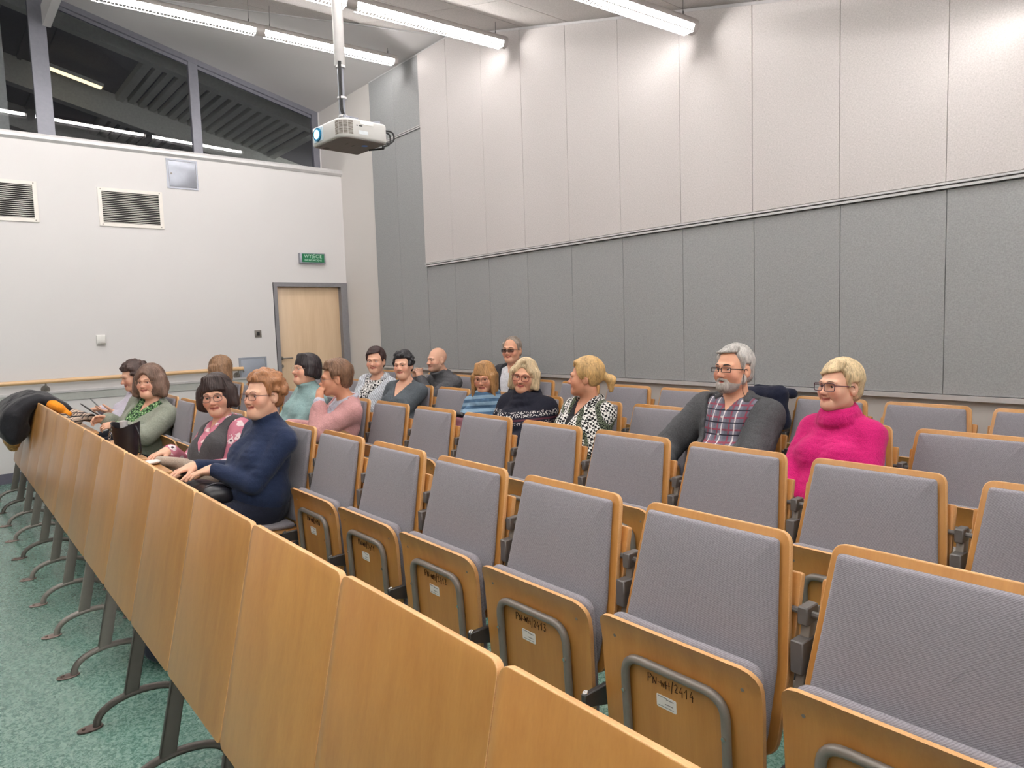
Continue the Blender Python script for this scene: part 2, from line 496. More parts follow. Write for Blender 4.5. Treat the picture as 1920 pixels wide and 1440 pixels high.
# ---------------------------------------------------------------- rear wall panels
def wpanel(mat, x0, x1, za, zb_l, zb_r, d=0.022, g=0.0017):
    x0 += g; x1 -= g; y0, y1 = YR - d, YR
    bm = bmesh.new()
    hexa(bm, [(x0, y0, za + g), (x1, y0, za + g), (x1, y1, za + g), (x0, y1, za + g), (x0, y0, zb_l - g), (x1, y0, zb_r - g), (x1, y1, zb_r - g), (x0, y1, zb_l - g)])
    bmesh.ops.bevel(bm, geom=list(bm.edges), offset=0.0014, segments=1, affect='EDGES')
    return mesh_obj('panel', bm, mat, wall_rear, False)
ZT = 2.17; ZB = 1.0
xw = [-6.862] + [-6.314 + .6 * i for i in range(11)]
xw = [x for x in xw if x < XE - .1] + [XE - .02]
def zc(x): return (z_main(x) if x > -6.298 else z_hip(YR)) - 0.03
for a, b in zip(xw, xw[1:]):
    wpanel(M['panel_white'], a, b, ZT + .04, zc(a), zc(b), 0.05)
for a, b in zip(xw, xw[1:]): wpanel(M['panel_grey'], a, b, ZB + .012, ZT, ZT, 0.03)
for a, b in ((-8.02, -7.44), (-7.44, -6.866)):
    wpanel(M['panel_grey'], a, b, 3.765, z_hip(YR) - .02, z_hip(YR) - .02, 0.03)
    wpanel(M['panel_grey'], a, b, ZB + .012, 3.73, 3.73, 0.03)
bm = bmesh.new()
box(bm, (-6.87, YR - .052, ZT + .004), (XE - .02, YR, ZT + .018)); box(bm, (-6.87, YR - .035, ZT + .018), (XE - .02, YR, ZT + .026), 1)
box(bm, (-6.87, YR - .056, ZT + .026), (XE - .02, YR, ZT + .038))
o = mesh_obj('trim_3', bm, [M['alu'], M['alu_dark']], None, False); tag(o, kind='structure')
bm = bmesh.new(); box(bm, (-8.02, YR - .04, 3.732), (-6.868, YR, 3.745)); box(bm, (-8.02, YR - .03, 3.745), (-6.868, YR, 3.752), 1); box(bm, (-8.02, YR - .04, 3.752), (-6.868, YR, 3.763))
o = mesh_obj('trim_4', bm, [M['alu'], M['alu_dark']], None, False); tag(o, kind='structure')
bm = bmesh.new(); box(bm, (-8.02, YR - .045, ZB - .018), (XE - .02, YR, ZB + .01))
o = mesh_obj('trim_5', bm, M['alu'], None, False); tag(o, kind='structure')

# ---------------------------------------------------------------- glazing
win = empty('window_1', (0, 0, 0)); tag(win, kind='structure')
def ztop(y): return 4.563 + SL1 * (4.489 - y)
bm = bmesh.new()
def mull(y0, y1, d=.07):
    hexa(bm, [(XU - .06, y0, 3.63), (XU + .012, y0, 3.63), (XU + .012, y1, 3.63), (XU - .06, y1, 3.63),
              (XU - .06, y0, ztop(y0)), (XU + .012, y0, ztop(y0)), (XU + .012, y1, ztop(y1)), (XU - .06, y1, ztop(y1))])
for a, b in ((1.134, 1.30), (2.79, 2.90), (4.405, 4.489), (-1.2, -1.1)):
    mull(a, b)
mesh_obj('mullion', bm, M['frame'], win, False)
bm = bmesh.new()
y0, y1 = -1.2, 4.489
hexa(bm, [(XU - .06, y0, ztop(y0) - .075), (XU + .014, y0, ztop(y0) - .075), (XU + .014, y1, ztop(y1) - .075), (XU - .06, y1, ztop(y1) - .075),
          (XU - .06, y0, ztop(y0) + .05), (XU + .014, y0, ztop(y0) + .05), (XU + .014, y1, ztop(y1) + .05), (XU - .06, y1, ztop(y1) + .05)])
hexa(bm, [(XU - .05, y0, ztop(y0) - .115), (XU - .02, y0, ztop(y0) - .115), (XU - .02, y1, ztop(y1) - .115), (XU - .05, y1, ztop(y1) - .115),
          (XU - .05, y0, ztop(y0) - .07), (XU - .02, y0, ztop(y0) - .07), (XU - .02, y1, ztop(y1) - .07), (XU - .05, y1, ztop(y1) - .07)])
mesh_obj('top_frame', bm, M['frame'], win, False)
for a, b in ((-1.1, 1.134), (1.30, 2.79), (2.90, 4.405)):
    bm = bmesh.new()
    hexa(bm, [(XU - .028, a, 3.63), (XU - .022, a, 3.63), (XU - .022, b, 3.63), (XU - .028, b, 3.63),
              (XU - .028, a, ztop(a) - .08), (XU - .022, a, ztop(a) - .08), (XU - .022, b, ztop(b) - .08), (XU - .028, b, ztop(b) - .08)])
    mesh_obj('pane', bm, M['glass'], win, False)

# canopy outside the glazing
can = empty('steel_canopy', (-12, 2, 0), 0, 'dark steel canopy roof with ribbed deck outside the high window', 'canopy')
def cbox(name, x0, x1, y0, y1, dz0, dz1, mat):
    bm = bmesh.new()
    def zz(y): return 5.0 + SL1 * (YR - y)
    hexa(bm, [(x + 12, y - 2, zz(y) + d) for d in (dz0, dz1) for x, y in ((x0, y0), (x1, y0), (x1, y1), (x0, y1))])
    return mesh_obj(name, bm, mat, can, False)
cbox('deck', -17.5, XU - .15, -6, 9.5, .07, .12, M['outside_d'])
for xb, w, d0, d1 in ((-11.0, .16, -.17, .06), (-13.5, .20, -.36, .06), (-16.0, .20, -.36, .06)):
    cbox('beam', xb - w / 2, xb + w / 2, -6, 9.5, d0, d1, M['outside'])
for yb in (-1.9, 2.72, 5.25):
    cbox('purlin', -17, XU - .2, yb, yb + .11, -.03, .07, M['outside'])
for k in range(16):
    yb = 2.90 + .155 * k
    if yb < 5.2: cbox('rib', -17, XU - .2, yb, yb + .09, .0, .075, M['outside'])
for k in range(12):
    yb = -1.7 + .31 * k
    cbox('rib', -17, XU - .2, yb, yb + .05, .03, .075, M['outside_d'])
tag(boxo('outside_wall', (-17.5, -6, 2.0), (-17.2, 9.6, 9.0), M['outside_d']), 'dark wall far outside the high window, behind the canopy', 'wall')
tag(boxo('outside_pier', (-11.4, -1.5, 2.6), (-10.9, 1.0, 5.6), M['outside']), 'grey wall pier outside behind the leftmost window pane', 'pier')
for (lx, ly, ln, pw, colr, lab) in ((-12.8, 2.0, .45, 2.2, (1, .80, .42, 1), 'slim yellowish strip lamp glowing under the canopy outside the high window'),
                                   (-12.2, 7.9, 1.2, 520.0, (1, .97, .92, 1), 'long white fill lamp added out of sight under the canopy outside the window')):  # white one is an added, unseen fill that brightens the canopy ribs
    lamp_o = empty('canopy_lamp_or_fill', (lx, ly, 5.0 + SL1 * (YR - ly) - (.12 if ly < 5 else .45)), 0, lab, 'lamp'); lamp_o.rotation_euler = (-math.atan(SL1), 0, 0)
    bm = bmesh.new(); box(bm, (-.05, -ln, 0), (.05, ln, .05)); mesh_obj('housing', bm, M['outside'], lamp_o, False)
    bm = bmesh.new(); box(bm, (-.035, -ln + .02, -.03), (.035, ln - .02, 0)); mesh_obj('tube', bm, emit('canopy lamp or fill glow', colr, pw), lamp_o, False)
# ---------------------------------------------------------------- door and wall fittings
door = empty('door_1', (XL, 3.98, 0)); tag(door, kind='structure')
bm = bmesh.new()
X0 = -.012
box(bm, (X0 - .10, -.514, 0), (X0 + .014, -.466, 2.12)); box(bm, (X0 - .10, .424, 0), (X0 + .014, .516, 2.12)); box(bm, (X0 - .10, -.466, 2.066), (X0 + .014, .424, 2.12))
mesh_obj('door_frame', bm, M['doorframe'], door, False)
leaf = boxo('door_leaf', (X0 - .115, -.466, .005), (X0 - .068, .424, 2.064), M['doorwood'], door, .002)
bm = bmesh.new()
tube(bm, [(X0 - .068, -.435, 1.135), (X0 - .052, -.435, 1.135)], .026, 16)
tube(bm, fillet([(X0 - .055, -.435, 1.135), (X0 - .012, -.435, 1.135), (X0 - .012, -.30, 1.135)], .02), .009, 8)
tube(bm, [(X0 - .068, -.435, 1.03), (X0 - .055, -.435, 1.03)], .024, 16)
mesh_obj('door_handle', bm, M['steel'], leaf)

def wall_box(name, y0, y1, z0, z1, d, mat, label, cat, bev=.006):
    t = empty(name, (XL, (y0 + y1) / 2, (z0 + z1) / 2), 0, label, cat)
    w, h = (y1 - y0) / 2, (z1 - z0) / 2
    return t, w, h

for (y0, y1), lab in (((.348, 1.003), 'white slatted ventilation grille at the left edge of the picture'),
                      ((1.56, 2.218), 'white slatted ventilation grille left of the metal hatch, the one in full view')):
    z0, z1 = 2.718, 3.138
    t = empty('ventilation_grille', (XL, (y0 + y1) / 2, (z0 + z1) / 2), 0, lab, 'vent', 'ventilation grilles in the left wall')
    w, h = (y1 - y0) / 2, (z1 - z0) / 2
    bm = bmesh.new(); f = .038
    box(bm, (0, -w, h - f), (.014, w, h)); box(bm, (0, -w, -h), (.014, w, -h + f)); box(bm, (0, -w, -h + f), (.014, -w + f, h - f)); box(bm, (0, w - f, -h + f), (.014, w, h - f))
    mesh_obj('frame', bm, M['grille'], t, False)
    boxo('backing', (.0005, -w + f, -h + f), (.002, w - f, h - f), M['dark'], t)
    for k in range(17):
        zc_ = -h + f + (2 * h - 2 * f) * (k + .5) / 17
        bm = bmesh.new()
        hexa(bm, [(.003, -w + f, zc_ - .001), (.013, -w + f, zc_ - .0060), (.013, w - f, zc_ - .0060), (.003, w - f, zc_ - .001),
                  (.003, -w + f, zc_ + .0008), (.013, -w + f, zc_ - .0035), (.013, w - f, zc_ - .0035), (.003, w - f, zc_ + .0008)])
        mesh_obj('slat', bm, M['grille'], t, False)
    bm = bmesh.new()
    for sy in (-1, 1):
        for sz in (-1, 1): tube(bm, [(.014, sy * (w - .03), sz * (h - .018)), (.0165, sy * (w - .03), sz * (h - .018))], .006, 8)
    mesh_obj('screw', bm, M['steel'], t)['kind'] = 'stuff'

def hatch(y0, y1, z0, z1, label):
    hm = M['hatch2'] if z0 < 2 else M['hatch']
    t = empty('access_hatch', (XL, (y0 + y1) / 2, (z0 + z1) / 2), 0, label, 'hatch')
    w, h = (y1 - y0) / 2, (z1 - z0) / 2
    bm = bmesh.new(); f = .02
    box(bm, (0, -w, h - f), (.008, w, h)); box(bm, (0, -w, -h), (.008, w, -h + f)); box(bm, (0, -w, -h + f), (.008, -w + f, h - f)); box(bm, (0, w - f, -h + f), (.008, w, h - f))
    mesh_obj('frame', bm, hm, t, False)
    boxo('hatch_door', (.0005, -w + f + .004, -h + f + .004), (.007, w - f - .004, h - f - .004), hm, t, .0015)
    bm = bmesh.new(); tube(bm, [(.006, -w + .05, 0.0), (.011, -w + .05, 0.0)], .012, 12); mesh_obj('lock', bm, M['steel'], t)
hatch(2.286, 2.630, 3.196, 3.538, 'square shiny metal access hatch high on the left wall under the window')
M['hatch2'] = plain('painted hatch', srgb(150, 156, 168), .5, .1, .02)
hatch(2.966, 3.316, .83, 1.176, 'grey metal access hatch low beside the door, behind the handrail end')

t = empty('exit_sign', (XL - .012, 4.005, 2.438), 0, 'green lit-up exit sign in a grey case above the door', 'sign')
boxo('case', (0, -.178, -.068), (.055, .178, .068), M['hatch'], t, .006)
boxo('sign_face', (.0545, -.150, -.052), (.0575, .158, .056), M['green'], t)
Rm = Matrix(((0, 0, 1, .058), (1, 0, 0, .004), (0, 1, 0, .022), (0, 0, 0, 1)))
text_mesh('lettering', 'WYJŚCIE', .062, M['signtext'], t, Rm)
Rm = Matrix(((0, 0, 1, .058), (1, 0, 0, .004), (0, 1, 0, -.028), (0, 0, 0, 1)))
text_mesh('lettering', 'EWAKUACYJNE', .034, M['signtext'], t, Rm)

t = empty('wall_switch', (XL, 1.477, 1.46), 0, 'small white plastic control box on the left wall above the handrail', 'switch')
boxo('housing', (0, -.045, -.055), (.03, .045, .055), M['white_plastic'], t, .006)
boxo('cover', (.029, -.038, -.025), (.034, .038, .045), M['white_plastic'], t, .003)
boxo('lower_strip', (.029, -.040, -.048), (.032, .040, -.034), M['steel'], t, .001)
t = empty('wall_socket', (XL, 3.229, 1.468), 0, 'small square grey and black wall outlet left of the door', 'socket')
boxo('plate', (0, -.042, -.044), (.012, .042, .044), M['steel'], t, .003)
boxo('insert', (.0115, -.018, -.022), (.016, .018, .022), M['black'], t, .002)

hr = empty('handrail', (XL, 0, 0), 0, 'round beech handrail along the left wall on grey disc brackets', 'handrail')
bm = bmesh.new(); tube(bm, [(.075, -4.5, 1.043), (.075, -1, 1.043), (.075, 2.99, 1.043)], .024, 14); mesh_obj('rail', bm, M['rail'], hr)
for yb in (-3.1, -1.1, .92, 2.93):
    bm = bmesh.new()
    tube(bm, [(0.0, yb, .955), (.012, yb, .955)], .042, 20)
    tube(bm, fillet([(.01, yb, .955), (.075, yb, .965), (.075, yb, 1.022)], .03), .009, 8)
    mesh_obj('bracket', bm, M['steel'], hr)
bm = bmesh.new(); box(bm, (XL, YF, .822), (XL + .012, 3.40, .905)); box(bm, (XL, YF, .905), (XL + .022, 3.40, .930), 1)
o = mesh_obj('trim_6', bm, [M['band'], M['alu']], None, False); tag(o, kind='structure')

# ---------------------------------------------------------------- ceiling lamps
LD = Vector((.094, 1, -.022)).normalized()
LAMPLEN = 1.42
def make_lamp():
    r = empty('linear_lamp', (0, 0, 0))
    # local: x across, y along, z up
    bm = bmesh.new(); R = .056; n = 16
    a0, a1 = math.radians(-6), math.radians(186)
    outer = []; inner = []
    for y in (-LAMPLEN / 2, LAMPLEN / 2):
        o_, i_ = [], []
        for k in range(n + 1):
            t = a0 + (a1 - a0) * k / n
            o_.append(bm.verts.new((R * math.cos(t), y, R * math.sin(t)))); i_.append(bm.verts.new(((R - .004) * math.cos(t), y, (R - .004) * math.sin(t))))
        outer.append(o_); inner.append(i_)
    for k in range(n):
        bm.faces.new((outer[0][k], outer[0][k + 1], outer[1][k + 1], outer[1][k]))
        bm.faces.new((inner[0][k], inner[1][k], inner[1][k + 1], inner[0][k + 1]))
        for e in (0, 1): bm.faces.new((outer[e][k], inner[e][k], inner[e][k + 1], outer[e][k + 1]))
    for k in (0, n): bm.faces.new((outer[0][k], outer[1][k], inner[1][k], inner[0][k]))
    mesh_obj('housing', bm, M['lamp_house'], r, True, 30)
    for s in (-1, 1):
        bm = bmesh.new(); tube(bm, [(0, s * LAMPLEN / 2, 0), (0, s * (LAMPLEN / 2 + .045), 0)], .0555, 24); mesh_obj('end_cap', bm, M['lamp_house'], r, True, 30)
    bm = bmesh.new(); tube(bm, [(0, -LAMPLEN / 2 + .02, -.012), (0, LAMPLEN / 2 - .02, -.012)], .026, 12, flat=(1.35, 1)); mesh_obj('tube', bm, M['tube'], r)
    bm = bmesh.new()
    N = 46
    for k in range(N + 1):
        y = -LAMPLEN / 2 + LAMPLEN * k / N
        box(bm, (-.043, y - .0010, -.054), (.043, y + .0010, -.040))
    box(bm, (-.0455, -LAMPLEN / 2, -.054), (-.0435, LAMPLEN / 2, -.046)); box(bm, (.0435, -LAMPLEN / 2, -.054), (.0455, LAMPLEN / 2, -.046))
    o = mesh_obj('louvre', bm, M['louvre'], r, False); o['kind'] = 'stuff'
    return r
lamp0 = make_lamp()
rotz = math.atan2(-LD.x, LD.y); rotx = math.asin(LD.z)
lines = [('over the high window', (-7.1, 4.33, 4.50)), ('in the middle line', (-5.2, 4.35, 4.10)), ('in the right-hand line', (-3.1, 4.33, 3.54)),
         ('beyond the right edge of the picture', (-0.98, 4.33, 3.02)), ('near the right wall', (1.0, 4.33, 2.62))]
names_k = ['nearest the rear wall', 'second from the rear wall', 'third from the rear wall', 'fourth from the rear wall', 'fifth from the rear wall']
for li, (ln, P) in enumerate(lines):
    P = Vector(P)
    for k in range(5):
        c = P - LD * (.045 + LAMPLEN / 2 + k * (LAMPLEN + .09))
        if li == 0 and k >= 4: continue
        L = lamp0 if (li == 0 and k == 0) else copy_tree(lamp0)
        L.location = c; L.rotation_euler = (rotx, 0, rotz)
        lab = {(0, 0): 'lit tube lamp over the high window, its end nearest the rear wall', (0, 1): 'lit tube lamp over the high window, cut off by the top edge of the picture',
               (1, 0): 'lit tube lamp in the middle, right of the projector pole', (1, 1): 'lit tube lamp seen only as a bright tip behind the projector pole',
               (2, 0): 'lit tube lamp hanging in front of the pale wall panels, the rightmost'}.get((li, k), 'lit tube lamp %s, %s' % (ln, names_k[k]))
        tag(L, lab, 'lamp', 'tube lamps under the ceiling')
        for s in (-1, 1):
            wp = c + LD * (s * (LAMPLEN / 2 - .06))
            zt = min(z_main(wp.x), z_hip(wp.y) if wp.x < -6.3 else 99) + .004
            bm = bmesh.new(); tube(bm, [(0, s * (LAMPLEN / 2 - .06), .055), (0, s * (LAMPLEN / 2 - .06), .055 + max(.03, zt - wp.z - .055))], .0022, 5)
            tube(bm, [(0, s * (LAMPLEN / 2 - .06), .053), (0, s * (LAMPLEN / 2 - .06), .085)], .005, 6)
            mesh_obj('wire', bm, M['wire'], L)

# ---------------------------------------------------------------- projector on its pole
PX, PY, PZ = -3.70, 1.93, 2.585
pj = empty('ceiling_projector', (PX, PY, PZ), math.radians(4), 'white projector hanging upside down from a ceiling pole, lens glowing blue', 'projector')
M['proj'] = plain('projector shell', srgb(188, 186, 184), 0.45, 0, .02)
M['proj_b'] = plain('projector underside', srgb(120, 110, 108), 0.55, 0, .03)
hw, hd, hh = .165, .150, .052
ol = round_poly([(-hw, -hd), (hw, -hd), (hw, hd), (-hw, hd)], [.02, .075, .05, .03], 8)
bm = bmesh.new(); slab(bm, ol, (0, 0, 0), (1, 0, 0), (0, 1, 0), (0, 0, 1), -hh, hh, .012, 3, 0, 0)
body = mesh_obj('shell', bm, M['proj'], pj, True, 35)
bm = bmesh.new(); slab(bm, inset(ol, .010), (0, 0, 0), (1, 0, 0), (0, 1, 0), (0, 0, 1), -hh - .003, -hh + .002, .002, 1); mesh_obj('underside', bm, M['proj_b'], pj)
LXp = -.085
bm = bmesh.new(); slab(bm, round_poly([(LXp - .052, -.036), (LXp + .052, -.036), (LXp + .052, .04), (LXp - .052, .04)], .01, 4), (0, -hd, 0), (1, 0, 0), (0, 0, 1), (0, -1, 0), -.002, .003, .001, 1)
mesh_obj('lens_panel', bm, plain('projector lens panel', srgb(196, 214, 224), .35, 0, .02), pj)
bm = bmesh.new(); tube(bm, [(LXp, -hd - .001, .002), (LXp, -hd - .012, .002), (LXp, -hd - .012, .002)], [.037, .037, .030], 24); mesh_obj('lens_ring', bm, plain('lens ring', srgb(30, 120, 160), .25, .3), pj, True, 30)
bm = bmesh.new(); tube(bm, [(LXp, -hd - .012, .002), (LXp, -hd - .015, .002)], .025, 20); mesh_obj('lens', bm, emit('projector beam glow', (.35, .75, 1, 1), 3.5), pj)
boxo('sensor', (-.155, -hd - .003, .005), (-.138, -hd, .028), M['black'], pj)
# cooling vents on the rounded front-right corner
bm = bmesh.new()
def rimpt(t):   # along the rounded corner, t 0..1
    k = [p for p in ol]
    s = ol[9:18]; f_ = t * (len(s) - 1); i = min(int(f_), len(s) - 2); u = f_ - i
    return Vector((s[i][0] * (1 - u) + s[i + 1][0] * u, s[i][1] * (1 - u) + s[i + 1][1] * u, 0))
for r_ in range(12):
    z = -.034 + r_ * .0062
    for c_ in range(4):
        pts = [rimpt(.05 + (c_ + q) * .235) for q in (.0, .25, .5, .75, .86)]
        ctr = Vector((hw - .09, -hd + .09, 0))
        for q in range(4):
            a, b = pts[q], pts[q + 1]; na = (a - ctr).normalized() * .0012; nb = (b - ctr).normalized() * .0012
            hexa(bm, [a - na * 2 + Vector((0, 0, z)), a + na + Vector((0, 0, z)), b + nb + Vector((0, 0, z)), b - nb * 2 + Vector((0, 0, z)),
                      a - na * 2 + Vector((0, 0, z + .0032)), a + na + Vector((0, 0, z + .0032)), b + nb + Vector((0, 0, z + .0032)), b - nb * 2 + Vector((0, 0, z + .0032))])
o = mesh_obj('vent', bm, plain('vent slots', srgb(92, 80, 66), .7), pj, False); o['kind'] = 'stuff'
boxo('paper_label', (hw - .001, -.035, .026), (hw + .0015, .05, .042), plain('white paper label', srgb(245, 244, 242), .5), pj)
boxo('rating_label', (hw - .001, -.045, -.028), (hw + .001, .012, -.008), plain('small silver label', srgb(205, 210, 214), .5), pj)
bm = bmesh.new()
for y_, w_ in ((-.058, .006), (-.044, .022)): box(bm, (hw - .001, y_, .013), (hw + .001, y_ + w_, .019))
mesh_obj('badge', bm, M['black'], pj, False)
bm = bmesh.new(); tube(bm, [(.05, .06, -hh - .0035), (.05, .06, -hh - .001)], .018, 16); mesh_obj('blue_seal', bm, plain('blue seal', srgb(40, 120, 225), .4), pj)
bm = bmesh.new()
for (a, b) in (((-.14, -.10), (-.10, -.07)), ((-.12, -.135), (-.095, -.125)), ((.0, .0), (.03, .012)), ((.02, -.05), (.05, -.042))):
    box(bm, (a[0], a[1], -hh - .0035), (b[0], b[1], -hh - .001))
mesh_obj('recess', bm, plain('underside recess', srgb(84, 76, 76), .6), pj, False)
bm = bmesh.new()   # ceiling mount bracket
box(bm, (-.10, -.08, hh), (.10, .09, hh + .006))
for sx in (-1, 1):
    for sy in (-1, 1): tube(bm, [(sx * .13, sy * .11, hh - .004), (sx * .13, sy * .11, hh + .018)], .007, 8)
    tube(bm, [(sx * .13, -.11, hh + .014), (0, 0, hh + .014), (-sx * .13 if False else sx * .13, .11, hh + .014)], .005, 6)
box(bm, (-.03, -.04, hh + .006), (.03, .04, hh + .05))
mesh_obj('mount_bracket', bm, M['hatch'], pj)
bm = bmesh.new()
tube(bm, [(-.02, -.03, hh + .04), (-.02, -.03, .40)], .018, 14)
mesh_obj('lower_pole', bm, M['hatch'], pj)
zt = z_main(PX) - PZ + .01
bm = bmesh.new(); tube(bm, [(-.02, -.03, .38), (-.02, -.03, zt)], .030, 18); mesh_obj('upper_pole', bm, plain('painted pole', srgb(158, 155, 154), .45, .1, .02), pj)
bm = bmesh.new(); tube(bm, [(-.02, -.03, zt - .03), (-.02, -.03, zt)], .07, 20); mesh_obj('ceiling_rose', bm, M['white_plastic'], pj)
for dx, dy, ex in ((.012, -.022, .10), (.016, -.014, .13)):
    bm = bmesh.new()
    tube(bm, fillet([(dx - .02 + .012, dy - .03, .40), (dx - .012, dy - .03, .14), (dx - .005, dy - .02, .10), (dx + .03, dy + .03, hh + .03), (ex * .7, ex * .6, hh + .014)], .05), .0055, 7)
    mesh_obj('cable', bm, M['black'], pj)
for k, (z0_, out, z1_) in enumerate(((.03, .085, -.02), (.02, .06, -.035))):
    bm = bmesh.new()
    tube(bm, fillet([(.08, hd - .01, z0_ + .01), (.09, hd + out, z0_ + .012), (.09, hd + out, z1_), (.06, hd + .02, z1_ - .012), (.07, hd + .03, -hh - .004), (.0, hd - .03, -hh - .008)], .035), .0050, 7)
    mesh_obj('cable', bm, M['black'], pj)
bm = bmesh.new()
for z in (.37, .20, .10):
    tube(bm, [(-.012, -.032, z), (-.012, -.032, z + .012)], .027, 12)
mesh_obj('cable_tie', bm, M['alu'], pj)

# ---------------------------------------------------------------- seating
TH = math.radians(12.26); CT, ST = math.cos(TH), math.sin(TH)
HB = .972           # height of the backrest top
def slope(s, off=0.0): return Vector((0, -s * ST, HB - s * CT)) + Vector((0, -CT, -ST * 0 + ST * 0)) * 0 + Vector((0, -off * CT, off * ST * -1 if False else off * ST))
UX = Vector((1, 0, 0)); VS = Vector((0, -ST, -CT)); NF = Vector((0, -CT, ST))   # across, down the slope, towards the front
PITCH = .55

def strokes(bm, paths, O, U, V, N, w):
    for p in paths:
        tube(bm, [O + U * a + V * b + N * .0008 for a, b in p], w, 4, flat=(1, .5))
GL = {'P': [[(0, 0), (.05, 1)], [(.0, .95), (.45, 1.02), (.62, .78), (.4, .55), (.05, .5)]],
      'N': [[(0, 0), (.05, .8)], [(.05, .8), (.5, .05)], [(.5, .05), (.6, .85)]],
      '-': [[(.05, .42), (.5, .40)]],
      'W': [[(0, .75), (.12, .1), (.3, .6), (.45, .08), (.62, .8)]],
      'H': [[(0, 0), (.03, .85)], [(.5, 0), (.5, .85)], [(-.05, .42), (.6, .45)]],
      '/': [[(.05, -.25), (.3, 1.15)]],
      '2': [[(.0, .75), (.25, .95), (.45, .7), (.2, .3), (0, .05), (.5, .05)]],
      '4': [[(.3, 1), (0, .35), (.5, .4)], [(.4, .6), (.38, -.1)]],
      '1': [[(0, .6), (.3, 1), (.28, 0)]],
      '0': [[(.25, .95), (.02, .6), (.1, .1), (.35, .05), (.48, .5), (.25, .95)]],
      '3': [[(0, .9), (.4, .9), (.15, .55), (.45, .3), (.25, 0), (0, .1)]]}
def handwriting(txt, O, U, V, N, h, w):
    bm = bmesh.new(); x = 0; r = random.Random(txt)
    for c in txt:
        dy = r.uniform(-.08, .08)
        strokes(bm, [[((a + x) * h * .82, (b + dy) * h) for a, b in p] for p in GL[c]], O, U, V, N, w)
        x += .78 if c not in '-/' else .55
    return bm

def back_parts(root, occupied):
    ol = round_poly([(-.222, 0), (.222, 0), (.254, .33), (.248, .545), (-.248, .545), (-.254, .33)], [.038, .038, .25, .06, .06, .25], 6)
    O = Vector((0, 0, HB))
    bend = lambda a, b: -.012 * (1 - (a / .25) ** 2) * min(1, b / .2)
    bm = bmesh.new(); slab(bm, ol, O, UX, VS, NF, -.016, 0, .003, 2, 0, 1)
    sh = mesh_obj('backrest', bm, [M['wood'], M['edge']], root)
    ol2 = inset(ol, .021)
    bm = bmesh.new(); slab(bm, ol2, O, UX, VS, NF, .0005, .026, .014, 4, 0, 0, puff=[(.93, .004), (.75, .007), (.4, .009)])
    mesh_obj('back_cushion', bm, M['uph'], root, True, 60)
    return sh

def pan_frame(folded):
    """returns origin at the pan's hinge edge, across, towards its front edge, normal of the underside"""
    if folded: a = math.radians(3.0); V = Vector((0, -math.sin(a) * 1, math.cos(a))); O = Vector((0, -.158, .272)); N = Vector((0, -math.cos(a), -math.sin(a)))
    else: a = math.radians(4); V = Vector((0, -math.cos(a), math.sin(a))); O = Vector((0, -.135, .425)); N = Vector((0, math.sin(a) * -1, -math.cos(a)))
    return O, UX, V, N

